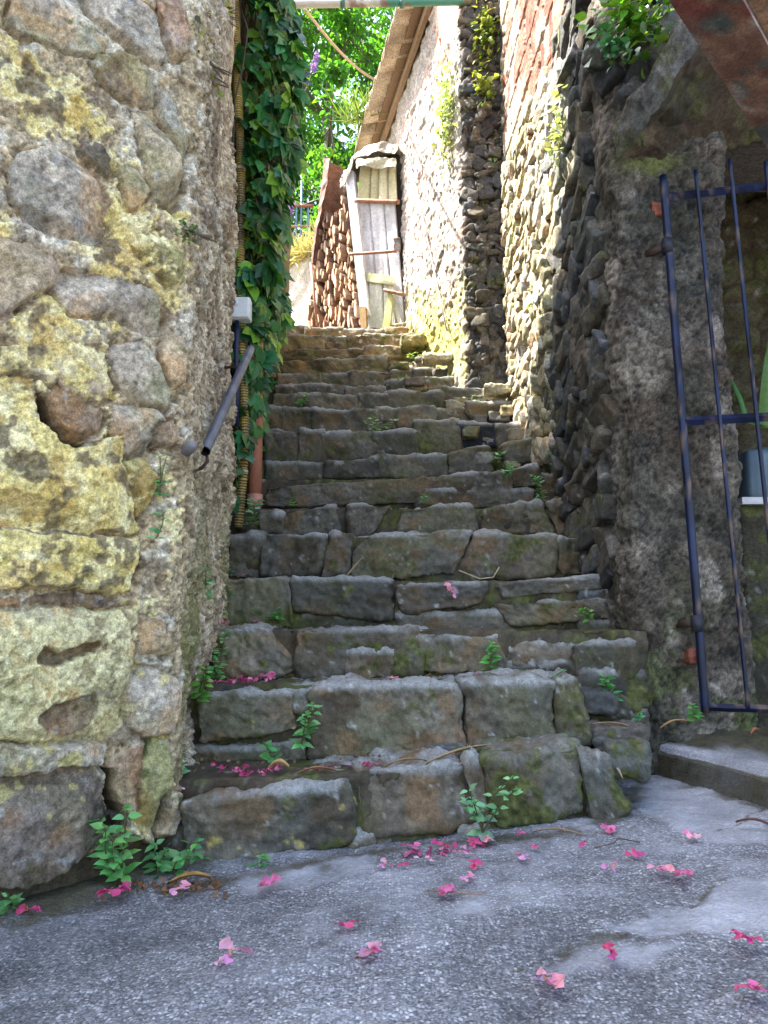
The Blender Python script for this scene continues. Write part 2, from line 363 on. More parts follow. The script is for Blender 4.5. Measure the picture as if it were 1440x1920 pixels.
# earth and moss collected along the foot of the wall and of the first step
dw = (X - LC[0]) * LN[0] + (Y - LC[1]) * LN[1]
side = (X - LC[0]) * LD[0] + (Y - LC[1]) * LD[1]
mk = ss(.17, .02, dw + .05 * f2) * ss(.33, .15, side); dirt = np.maximum(dirt, mk); Z = Z + .02 * ss(.1, 0, dw) * ss(.3, .1, side)
ln = gpoly([(300, 1665), (400, 1652), (560, 1625), (720, 1590), (900, 1575), (1050, 1568), (1170, 1530), (1190, 1480), (1215, 1440)])
d = linedist(X, Y, ln); mk = ss(.05, .0, d + .03 * f2); dirt = np.maximum(dirt, .8 * mk)
kl = gpoly([(1205, 1440), (1290, 1462), (1450, 1515)]); d = linedist(X, Y, kl); dirt = np.maximum(dirt, .75 * ss(.06, 0, d + .04 * f2))
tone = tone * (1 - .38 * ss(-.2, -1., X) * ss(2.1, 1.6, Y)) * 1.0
P[..., 2] = Z
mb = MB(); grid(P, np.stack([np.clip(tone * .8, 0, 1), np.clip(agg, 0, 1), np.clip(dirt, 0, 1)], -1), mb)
g = part('ground', mb, M_CONC); g['kind'] = 'structure'; g['label'] = 'grey exposed aggregate concrete ground in front of the stone steps'

# upper garden ground beyond the top of the stairs
xs = arr((-40, -4, 3), (-4, 3, .25), (3, 40, 3)); ys = arr((6.75, 12, .25), (12, 80, 4)); X, Y = np.meshgrid(xs, ys)
Z = 3.30 + .09 * (Y - 6.75) * ss(6.7, 10, Y) + .05 * fbm(uv3(X, Y) * 1.5, 3, 70)
P = np.stack([X, Y, Z], -1); mb = MB(); grid(P, mix(np.array([.16, .13, .07]), np.array([.09, .11, .03]), ss(-.3, .4, fbm(P * 2, 3, 71))), mb)
g = part('garden_ground', mb, M_STONE); g['kind'] = 'structure'

# ================================================================== LEFT STONE HOUSE (wall face traced stone by stone, flank along the stairs)
U0 = 6.0
def face_uv(px, py):
    p = onP(px, py, [LC[0], LC[1], 0], [LN[0], LN[1], 0]); return U0 + (p[0] - LC[0]) * LD[0] + (p[1] - LC[1]) * LD[1], p[2]
lpath = [tuple(LC - U0 * LD), tuple(LC), (-.69, 3.35), (-1.7, 3.42)]
us = arr((0, 4.3, .25), (4.3, 5.4, .012), (5.4, 6.12, .0036), (6.12, 7.35, .008), (7.35, 8.2, .08)); vs = arr((-.25, -.1, .03), (-.1, 2.75, .0036), (2.75, 4.2, .012), (4.2, 5.72, .1))
base, nrm, cum = path_frame(lpath, us, .05)
Uo, Vo = np.meshgrid(us, vs)
q3 = uv3(Uo, Vo)
U = Uo + .012 * fbm(q3 * 9, 3, 80) + .004 * fbm(q3 * 45, 2, 81); V = Vo + .012 * fbm(q3 * 9 + 7, 3, 82) + .004 * fbm(q3 * 45 + 3, 2, 83)
big = fbm(q3 * 4, 3, 84); mid = fbm(q3 * 18, 3, 85); fin = fbm(q3 * 60, 3, 86); vf = fbm(q3 * 140, 2, 87)
# mortar: coarse lime and pebbles
F1, F2, bd, h1, h2, _, _ = vor(Uo * 38, Vo * 38, 90); peb = ss(.55, .15, F1) * (h1 > .35)
F1b, _, _, h1b, _, _, _ = vor(Uo * 85, Vo * 85, 92); peb2 = ss(.55, .1, F1b) * (h1b > .4)
H = .009 + .014 * big + .007 * mid + .004 * fin + .002 * vf + .004 * peb + .002 * peb2
mort = np.array([.38, .295, .175])
C = mix(mort, np.array([.50, .44, .33]), ss(0, .6, mid)); C = mix(C, np.array([.20, .14, .075]), ss(.15, .6, fbm(q3 * 12 + 3, 3, 93)) * .8)
C = C * np.clip(1 + .4 * fin + .35 * vf, .2, 2)[..., None] * (1 + .7 * (h1 - .5) * peb)[..., None]
lichen = .18 + ss(-.1, .5, fbm(q3 * 5, 3, 95)) * .55
GREY, TAN, PINK, OLIVE, BROWN, PALE, DARK, YEL = (.42, .355, .265), (.44, .35, .23), (.47, .35, .26), (.33, .285, .12), (.27, .19, .12), (.50, .43, .25), (.20, .155, .115), (.50, .38, .13)
stones = [  # outline in the photograph's pixels, height, colour, lichen, tilt(u,v), rounding
 ([(8, 10), (30, -40), (150, -60), (165, 50), (190, 100), (150, 105), (95, 92), (45, 78), (12, 50)], .05, GREY, .1, (-.1, .25), .03),
 ([(168, 98), (228, 100), (280, 148), (296, 195), (262, 202), (222, 192), (190, 160), (165, 120)], .045, TAN, .05, (.1, .3), .02),
 ([(150, -30), (240, -20), (290, 50), (300, 90), (312, 112), (300, 132), (270, 116), (222, 78), (165, 34)], .05, GREY, .1, (-.1, .3), .02),
 ([(245, -30), (300, -30), (288, 25), (262, 15)], .03, TAN, .1, (0, 0), .02),
 ([(288, -10), (328, -10), (345, 60), (347, 105), (327, 118), (310, 72), (290, 30)], .04, PINK, .05, (.1, .2), .02),
 ([(240, 210), (285, 218), (307, 245), (322, 300), (344, 350), (326, 408), (300, 392), (280, 348), (262, 300), (250, 262)], .055, TAN, .05, (.1, .25), .02),
 ([(300, 160), (327, 200), (352, 280), (350, 318), (330, 305), (305, 232), (294, 190)], .035, GREY, .05, (.1, .1), .02),
 ([(4, 318), (30, 288), (80, 280), (130, 294), (168, 325), (200, 375), (207, 440), (172, 452), (110, 438), (50, 412), (12, 360)], .05, GREY, .12, (0, .15), .025),
 ([(142, 262), (178, 268), (208, 308), (208, 338), (182, 322), (150, 292)], .032, DARK, .1, (0, .2), .015),
 ([(215, 328), (260, 326), (277, 362), (262, 396), (236, 388)], .035, TAN, .2, (.1, .1), .015),
 ([(248, 440), (300, 432), (326, 478), (332, 535), (305, 543), (272, 506), (244, 472)], .055, OLIVE, .5, (.15, .3), .018),
 ([(-60, 440), (45, 448), (95, 478), (107, 505), (88, 545), (60, 562), (0, 594), (-60, 594)], .04, PINK, .05, (0, .1), .025),
 ([(90, 545), (107, 502), (150, 508), (220, 530), (292, 556), (296, 612), (280, 628), (240, 618), (190, 592), (125, 582)], .055, GREY, .08, (.05, .3), .018),
 ([(-60, 645), (60, 650), (140, 640), (200, 660), (216, 715), (192, 758), (120, 732), (50, 702), (-60, 690)], .035, TAN, .65, (0, .1), .02),
 ([(206, 650), (260, 638), (300, 690), (316, 745), (306, 772), (262, 762), (216, 732)], .045, GREY, .05, (.05, .2), .02),
 ([(297, 610), (340, 640), (346, 720), (326, 752), (310, 702), (294, 650)], .035, TAN, .1, (.2, .1), .018),
 ([(85, 742), (105, 715), (150, 738), (188, 770), (186, 802), (150, 824), (118, 806), (92, 772)], .03, BROWN, .05, (-.35, .2), .015),
 ([(194, 755), (290, 770), (311, 800), (292, 850), (270, 862), (222, 852), (205, 815)], .04, GREY, .08, (.05, .15), .02),
 ([(285, 800), (322, 792), (338, 815), (330, 848), (295, 845)], .03, BROWN, .0, (.1, .1), .015),
 ([(-80, 690), (50, 708), (62, 762), (118, 822), (158, 838), (222, 812), (232, 868), (256, 908), (271, 945), (268, 1004), (130, 1000), (-80, 988)], .042, YEL, .95, (.02, .02), .02),
 ([(-80, 992), (130, 1006), (267, 1012), (258, 1060), (242, 1106), (150, 1110), (-80, 1088)], .05, YEL, .9, (.02, .12), .018),
 ([(226, 862), (270, 862), (288, 900), (285, 950), (272, 975), (262, 930)], .03, OLIVE, .35, (.2, .1), .015),
 ([(-60, 1112), (40, 1112), (45, 1132), (-60, 1134)], .008, BROWN, 0, (0, 0), .008),
 ([(60, 1114), (150, 1112), (205, 1112), (235, 1130), (160, 1134), (62, 1132)], .012, BROWN, 0, (0, 0), .008),
 ([(-80, 1140), (150, 1138), (222, 1136), (246, 1180), (252, 1240), (243, 1340), (206, 1396), (140, 1404), (0, 1394), (-80, 1392)], .036, PALE, .8, (0, 0), .03),
 ([(256, 1150), (300, 1160), (322, 1220), (305, 1235), (262, 1225)], .035, TAN, .3, (.1, .1), .015),
 ([(245, 1240), (280, 1245), (330, 1275), (346, 1330), (330, 1378), (270, 1390), (240, 1362)], .04, GREY, .2, (.05, .25), .02),
 ([(-80, 1398), (0, 1398), (120, 1400), (206, 1398), (196, 1430), (100, 1440), (0, 1462), (-80, 1468)], .062, GREY, .3, (0, .35), .012),
 ([(-80, 1478), (60, 1452), (182, 1438), (200, 1478), (204, 1582), (140, 1622), (70, 1652), (0, 1664), (-80, 1664)], .05, DARK, .12, (0, .08), .03),
 ([(200, 1436), (245, 1400), (272, 1390), (268, 1430), (262, 1530), (240, 1530), (214, 1502)], .035, BROWN, .0, (.1, 0), .012),
 ([(268, 1388), (322, 1380), (312, 1500), (296, 1560), (256, 1542), (264, 1440)], .045, OLIVE, .1, (.1, .1), .012),
 ([(300, 1500), (318, 1480), (338, 1484), (340, 1510), (322, 1572), (302, 1562)], .05, TAN, .0, (0, 0), .03),
 ([(195, 1590), (245, 1565), (292, 1575), (296, 1640), (180, 1650)], .012, BROWN, .0, (0, 0), .015),
 ([(20, 1684), (60, 1672), (110, 1678), (105, 1720), (20, 1720)], .05, GREY, 0, (0, 0), .02)]
for k, (pl, hh, colr, li, tilt, rr) in enumerate(stones):
    pu = np.array([face_uv(a, b) for a, b in pl]); lo = pu.min(0) - .03; hi = pu.max(0) + .03
    m = (Uo > lo[0]) & (Uo < hi[0]) & (Vo > lo[1]) & (Vo < hi[1])
    if not m.any(): continue
    u, v = U[m], V[m]; d = polydist(u, v, pu); cu, cv = pu.mean(0)
    rs = np.random.RandomState(k + 5)
    hh = hh * .68; rr = rr * .42
    hs = hh + tilt[0] * (u - cu) * .6 + tilt[1] * (v - cv) * .55 + .008 * fbm(q3[m] * 9 + k * 3, 3, 100) + .006 * mid[m] + .0035 * fin[m] + .0012 * vf[m]
    for _ in range(8):   # chipped facets
        an = rs.uniform(0, 6.28); dx, dy = math.cos(an), math.sin(an); ext = abs(dx) * (hi[0] - lo[0]) / 2 + abs(dy) * (hi[1] - lo[1]) / 2
        hs = np.minimum(hs, hh + .008 - rs.uniform(.15, .75) * ((u - cu) * dx + (v - cv) * dy - ext * rs.uniform(.1, .55)))
    vext = (hi[1] - lo[1]) / 2 - .03
    if k < 19: hs = np.minimum(hs, hh + .004 - (1.1 + .5 * rs.rand()) * (-(v - cv) + .35 * rs.randn() * (u - cu) - vext * rs.uniform(.35, .6)))
    e = np.clip(d / (rr * .45), 0, 1); prof = e ** .6
    inside = d > 0; gap = ss(-.02, 0, d)
    Hm = H[m]; Hn = np.where(inside, -.012 + (hs + .012) * prof, Hm - np.where(v < cv, .024, .007) * gap)
    sm = ss(-.002, .003, d)
    H[m] = Hn
    P3 = q3[m]; sc = stone_col(P3 + k, colr, k, moss=-.75 if k < 30 else -.4, fleck=.25, stain=.35)
    C[m] = mix(C[m], sc, sm); C[m] = mix(C[m], np.array([.15, .108, .062]), .28 * ss(-.013, -.003, d) * ss(-.5, .3, mid[m]) * (1 - sm)); lichen[m] = lichen[m] * (1 - .25 * ss(-.015, -.003, d) * (1 - sm)); lichen[m] = lichen[m] * (1 - sm) + li * sm
# hollow in the pale render and the brown stone let into it
for pl, dep, colr in (([(62, 1242), (75, 1212), (110, 1225), (140, 1212), (178, 1203), (180, 1212), (145, 1232), (120, 1245), (90, 1250)], -.012, (.22, .16, .09)), ([(66, 1350), (85, 1318), (165, 1306), (184, 1322), (168, 1362), (130, 1388), (85, 1376)], .0, (.25, .18, .11)),
                      ([(199, 1436), (208, 1440), (216, 1500), (246, 1542), (236, 1560), (206, 1585), (204, 1500)], -.075, (.05, .036, .022)), ([(292, 1512), (303, 1490), (299, 1568), (324, 1576), (340, 1520), (350, 1500), (352, 1600), (296, 1606)], -.07, (.045, .034, .022)), ([(-80, 1664), (70, 1654), (150, 1622), (206, 1588), (250, 1566), (296, 1580), (300, 1640), (190, 1662), (90, 1690), (-80, 1700)], -.035, (.075, .055, .032)),
                      ([(62, 735), (85, 745), (95, 775), (120, 810), (155, 826), (150, 838), (112, 828), (70, 785)], -.07, (.12, .085, .05))):
    pu = np.array([face_uv(a, b) for a, b in pl]); d = polydist(U, V, pu); sm = ss(-.004, .006, d)
    H = H * (1 - sm) + (dep + .01 * mid + .012 * big) * sm; C = mix(C, stone_col(q3, colr, 3, moss=-.9), sm); lichen = lichen * (1 - sm)
# undersides of the big ledges: deep bed joints
for pl in ([(-80, 1096), (150, 1113), (242, 1110), (225, 1133), (150, 1130), (-80, 1128)],): 
    pu = np.array([face_uv(a, b) for a, b in pl]); d = polydist(U, V, pu); H = np.where(d > 0, np.minimum(H, .004 + .012 * mid), H)
# yellow crust lichen, patchy, strongest where the photograph has it
def blob(px, py, r): cu, cv = face_uv(px, py); return np.exp(-((Uo - cu) ** 2 + (Vo - cv) ** 2) / (2 * r * r))
boost = 0
for px, py, r, k in ((40, 150, .07, .55), (70, 215, .06, .5), (130, 250, .05, .4), (215, 275, .05, .45), (180, 245, .04, .35), (230, 430, .05, .5), (190, 470, .06, .45), (40, 620, .05, .5), (120, 610, .05, .5), (180, 650, .05, .4), (250, 650, .03, .35), (20, 860, .12, .3)):
    boost = boost + k * blob(px, py, r)
lm = np.clip(lichen + boost, 0, 1.2) * ss(6.05, 5.95, Uo)
sp = .55 * fbm(q3 * 34, 4, 110) + .45 * fbm(q3 * 90, 2, 111) + .35 * fbm(q3 * 9, 3, 112)
mask = ss(.62, .85, lm + .55 * sp)
lc = mix(np.array([.70, .57, .22]), np.array([.76, .66, .35]), ss(-.4, .4, fbm(q3 * 22, 3, 113))); lc = mix(lc, np.array([.48, .31, .07]), ss(.15, .5, fbm(q3 * 11, 3, 114)) * ss(.7, 1, lm) * .7)
_, pv = proj(np.stack([base[None, :, 0] + 0 * Vo, base[None, :, 1] + 0 * Vo, Vo], -1)); pale = ss(1110, 1150, pv) * ss(1410, 1380, pv)
lc = mix(lc, np.array([.62, .55, .30]), pale * .8)
lc = lc * (1 + .2 * vf)[..., None]; lc = mix(lc, np.array([.13, .095, .06]), ss(.28, .5, .8 * fbm(q3 * 11, 4, 115) + .6 * fbm(q3 * 36, 3, 116) - 1.2 * pale) * ss(.75, .9, lm) * .85); C = mix(C, lc, mask * .92); H = H + mask * .003 * (1 + fin)
# round lichen rosettes low down
for px, py, r in ((68, 1480, .008), (80, 1482, .006), (135, 1475, .009), (148, 1497, .005), (80, 1525, .008), (5, 1490, .016), (30, 1478, .013), (40, 1426, .015), (110, 1425, .02), (130, 1420, .022), (80, 1402, .012), (300, 1272, .014), (268, 1258, .01), (255, 1245, .012), (10, 1440, .012), (152, 1498, .006)):
    cu, cv = face_uv(px, py); d = np.hypot(U - cu, V - cv) * (1 + .35 * fin); C = mix(C, np.array([.5, .42, .17]), ss(r, r * .75, d) * .85)
C = mix(C, np.array([.085, .065, .038]) * (1 + .3 * fin)[..., None], ss(.05, -.02, Vo + .03 * mid))
# flank: rough vertical-grained lime mortar with small stones
fk = ss(6.0, 6.07, Uo)
F1, F2, bd, h1, h2, _, _ = vor(Uo * 6 + .9 * mid + 1.2 * big, Vo * 6.5 + .9 * mid, 120)
fs = ss(.08, .22, bd) * (h1 > .6)
Hf = .034 * fbm(q3 * 3.2, 4, 121) + .012 * fs + .006 * mid + .004 * fin + .003 * vf + .005 * peb
Cf = mix(np.array([.34, .26, .165]), np.array([.52, .44, .31]), ss(-.3, .6, fbm(q3 * 14, 4, 122))); Cf = mix(Cf, stone_col(q3, GREY, 4, moss=-1), fs * .75)
Cf = mix(Cf, np.array([.14, .10, .06]), ss(.2, .6, fbm(q3 * 17, 3, 123)) * .7)
Cf = mix(Cf, np.array([.17, .165, .05]), ss(1.4, .3, Vo) * ss(-.35, .3, fbm(q3 * [3, 2, 1], 3, 124)) * .9) * np.clip(1 + .42 * fin + .36 * vf, .2, 2)[..., None]
H = H * (1 - fk) + Hf * fk; C = mix(C, Cf, fk)
coarse = ss(2.9, 3.3, Vo) ; H = H * (1 - coarse) + .03 * coarse * big
P = np.stack([base[None, :, 0] + nrm[None, :, 0] * H, base[None, :, 1] + nrm[None, :, 1] * H, Vo], -1)
P[..., 0] -= .028 * np.clip(Vo - 1, 0, 6) * ss(6.0, 7.2, Uo)
LHOUSE = thing('stone_house', 'old stone house corner with yellow lichen at left of the steps', 'house', (-2.5, 1.6, 0))
mb = MB(); grid(P, C, mb); part('wall', mb, M_WALL, LHOUSE)
mb = MB(); r0 = np.array(lpath); 
prism(mb, [(-5.1, -2.3, 5.7), (-.5, 2.02, 5.7), (-.62, 3.4, 5.7), (-5.5, 3.5, 5.7)], (0, 0, .14), (.3, .16, .1)); part('roof', mb, M_PLAIN, LHOUSE, False)  # unseen house top, height set for its shadow on the right wall

# ================================================================== WALL BEHIND THE CREEPER (raked top, shaped to cast the shadow edge on the right wall)
us = arr((0, 3.1, .05)); vs = arr((0, 1, .05)); Uo, Vo = np.meshgrid(us, vs)
yy = 3.3 + Uo; top = np.interp(yy, [3.2, 3.3, 4.7, 5.9, 6.45], [5.8, 5.75, 4.5, 4.38, 4.32]); zz = -.1 + Vo * (top + .1)
P = np.stack([-.86 + .03 * fbm(uv3(yy * 5, zz * 5), 3, 130), yy, zz], -1); mb = MB()
grid(P, stone_col(P, (.15, .12, .085), 2), mb, True)
# top and rear thickness of the same wall
for sgn in (0,):
    prof = [(3.3, 5.75), (4.7, 4.5), (5.9, 4.38), (6.4, 4.32)]
    for (a, za), (b, zb) in zip(prof[:-1], prof[1:]):
        prism(mb, [(-.885, a, -.1), (-.885, b, -.1), (-.885, b, zb + .02), (-.885, a, za + .02)], (-.35, 0, 0), (.09, .075, .05))
single('garden_wall', mb, M_STONE, 'dark stone wall hidden behind the climbing creeper', 'wall')

# ================================================================== STAIRCASE
TAN_E = {1: -.193, 2: -.080, 3: -.014, 4: .057, 5: .115, 6: .155, 7: .196, 8: .222, 9: .258, 10: .289, 11: .31, 12: .324, 13: .341, 14: .362, 15: .378, 16: .4, 17: .413}
SY = {n: 2.2 + .274 * (n - 1) for n in range(1, 19)}; SZ = {n: .627 + SY[n] * TAN_E[n] for n in TAN_E}; SZ[3] = .60
KY = {1: .17, 2: .05}
blocks = {
 1: [(336, 656, 1478, 1632, 0), (660, 903, 1437, 1560, 0), (893, 1112, 1406, 1552, 1), (1080, 1186, 1428, 1545, .8), (662, 700, 1560, 1596, 0), (702, 735, 1556, 1594, 0), (738, 860, 1562, 1596, .3), (862, 960, 1548, 1582, .3), (380, 470, 1612, 1652, .1), (470, 660, 1598, 1628, .5), (868, 902, 1424, 1470, 0)],
 2: [(362, 556, 1292, 1392, .1), (366, 578, 1396, 1448, .3), (578, 880, 1279, 1428, -.1), (868, 1046, 1275, 1405, -.1), (1036, 1108, 1268, 1402, .2), (545, 600, 1290, 1330, 0), (760, 1080, 1395, 1440, .4)],
 3: [(402, 562, 1176, 1268, .1), (552, 790, 1174, 1276, .3), (778, 956, 1188, 1264, -.1), (650, 735, 1215, 1268, -.2), (835, 880, 1232, 1262, -.5), (955, 1078, 1206, 1244, -.3), (1070, 1195, 1200, 1262, .2), (950, 1100, 1240, 1280, .2), (1085, 1150, 1258, 1310, 0), (1140, 1212, 1255, 1330, .2), (1090, 1170, 1305, 1362, .1), (1160, 1215, 1322, 1368, .3)],
 4: [(412, 548, 1080, 1182, .6), (538, 736, 1080, 1166, .2), (738, 920, 1088, 1152, .3), (918, 1172, 1078, 1120, .0), (560, 760, 1150, 1186, .5), (745, 940, 1146, 1188, .1), (925, 1165, 1118, 1168, .1), (948, 1100, 1162, 1206, .1), (1090, 1200, 1160, 1215, .3), (1085, 1140, 1104, 1126, -.6)],
 5: [(428, 492, 1002, 1082, .3), (486, 617, 998, 1084, .0), (612, 664, 998, 1086, .0), (654, 890, 998, 1092, .05), (872, 1050, 998, 1086, .35), (1038, 1152, 1003, 1082, .1)],
 6: [(486, 528, 962, 998, .0), (522, 642, 944, 1004, .35), (646, 738, 940, 1006, -.2), (740, 894, 942, 1006, -.1), (896, 1040, 939, 1005, .1), (1030, 1074, 932, 1002, 0)],
 7: [(492, 965, 884, 948, .1), (948, 1025, 870, 914, -.4), (780, 1000, 915, 950, .1), (1015, 1075, 885, 945, .1)],
 8: [(498, 572, 864, 900, .2), (562, 642, 866, 898, .3), (602, 714, 856, 896, -.2), (706, 838, 851, 896, .1), (834, 925, 830, 890, -.1), (936, 1004, 820, 872, -.2), (1000, 1050, 830, 875, .2)],
 9: [(496, 566, 803, 872, 0), (560, 608, 804, 870, 0), (600, 704, 808, 866, .05), (696, 784, 806, 860, .1), (776, 862, 786, 852, .5), (850, 945, 790, 836, -.2), (935, 1010, 795, 835, .2)],
 10: [(498, 532, 761, 806, .1), (528, 592, 762, 810, .1), (586, 684, 766, 818, .0), (676, 708, 768, 806, .1), (700, 748, 762, 806, -.1), (746, 820, 758, 800, .0), (816, 884, 764, 800, 0), (876, 980, 752, 780, .1), (960, 1010, 760, 795, .2)],
 11: [(512, 582, 737, 770, .2), (572, 674, 737, 774, .1), (672, 728, 736, 774, 0), (724, 832, 731, 768, .1), (828, 918, 724, 762, .2), (912, 972, 728, 756, .1), (880, 985, 755, 768, 0)],
 12: [(516, 548, 721, 742, .1), (542, 658, 719, 744, .1), (648, 728, 723, 744, .1), (724, 805, 712, 735, .3), (800, 880, 706, 728, .4), (880, 960, 712, 730, .4)],
 13: [(520, 602, 699, 726, .1), (596, 654, 697, 725, 0), (648, 738, 695, 724, .1), (733, 782, 692, 720, .2), (776, 850, 690, 712, .3), (850, 900, 700, 716, .3)],
 14: [(516, 728, 669, 706, .1), (724, 782, 684, 706, .3), (780, 830, 678, 700, .3)],
 15: [(520, 688, 651, 678, .1), (682, 765, 647, 670, .4), (730, 800, 660, 688, .5)],
 16: [(522, 612, 627, 656, .0), (608, 654, 629, 656, 0), (650, 692, 625, 657, .1), (684, 734, 625, 656, .1), (730, 788, 624, 654, .4)],
 17: [(520, 576, 611, 632, .1), (572, 642, 613, 634, .1), (636, 676, 616, 634, .1), (672, 728, 617, 634, .3), (722, 782, 612, 634, .6)]}
QUADS = {
 (1, 0): [(340, 1502), (655, 1462), (662, 1592), (350, 1640)], (1, 1): [(662, 1446), (888, 1426), (902, 1552), (664, 1562)], (1, 2): [(904, 1420), (1096, 1400), (1114, 1542), (932, 1556)], (1, 3): [(1080, 1404), (1150, 1420), (1190, 1532), (1106, 1550)], (1, 10): [(862, 1428), (898, 1422), (936, 1550), (905, 1552)],
 (2, 0): [(366, 1304), (550, 1289), (558, 1372), (372, 1394)], (2, 1): [(360, 1400), (572, 1388), (580, 1442), (366, 1452)], (2, 2): [(582, 1287), (868, 1275), (878, 1414), (578, 1430)], (2, 3): [(866, 1277), (1046, 1271), (1040, 1394), (878, 1404)], (2, 4): [(1042, 1270), (1082, 1266), (1110, 1396), (1052, 1404)],
 (3, 0): [(402, 1186), (505, 1170), (566, 1262), (404, 1270)], (3, 1): [(552, 1186), (785, 1176), (790, 1270), (560, 1278)], (3, 2): [(776, 1184), (938, 1190), (958, 1264), (780, 1262)], (3, 6): [(1072, 1208), (1195, 1194), (1205, 1262), (1080, 1270)],
 (4, 0): [(414, 1088), (545, 1077), (552, 1180), (412, 1184)], (4, 1): [(540, 1080), (736, 1087), (738, 1164), (548, 1150)], (4, 2): [(740, 1096), (918, 1089), (900, 1134), (744, 1154)], (4, 3): [(920, 1094), (1170, 1073), (1174, 1098), (926, 1124)], (4, 6): [(925, 1132), (1150, 1120), (1165, 1160), (960, 1172)],
 (5, 1): [(488, 1002), (616, 997), (596, 1076), (488, 1084)], (5, 2): [(618, 998), (664, 1000), (652, 1082), (600, 1086)], (5, 3): [(660, 1003), (886, 996), (850, 1082), (656, 1090)], (5, 4): [(884, 997), (1046, 1002), (1040, 1082), (860, 1086)], (5, 5): [(1044, 1008), (1130, 1000), (1156, 1078), (1046, 1082)],
 (6, 1): [(528, 966), (632, 943), (642, 1002), (522, 1004)], (6, 2): [(650, 946), (736, 944), (700, 1004), (652, 1006)], (6, 3): [(748, 952), (884, 945), (894, 1004), (744, 1006)], (6, 4): [(908, 954), (1012, 937), (1038, 1000), (898, 1004)], (6, 5): [(1028, 942), (1066, 930), (1074, 1000), (1046, 1004)],
 (7, 0): [(494, 912), (964, 882), (966, 944), (496, 950)], (7, 1): [(950, 884), (1010, 868), (1026, 908), (962, 914)],
 (8, 2): [(610, 866), (708, 857), (714, 896), (604, 898)], (8, 4): [(840, 850), (918, 832), (926, 888), (842, 892)], (8, 5): [(940, 834), (1002, 820), (1004, 866), (946, 872)],
 (14, 0): [(516, 678), (726, 664), (728, 700), (518, 706)], (15, 0): [(522, 656), (686, 652), (688, 672), (520, 678)]}
STAIR = thing('staircase', 'worn mossy stone staircase climbing between the old walls', 'staircase', (.15, 2.2, 0))
PAL = [(.104, .091, .066), (.12, .104, .077), (.088, .079, .06), (.106, .092, .063), (.13, .109, .078)]
STEPOBJ = {}
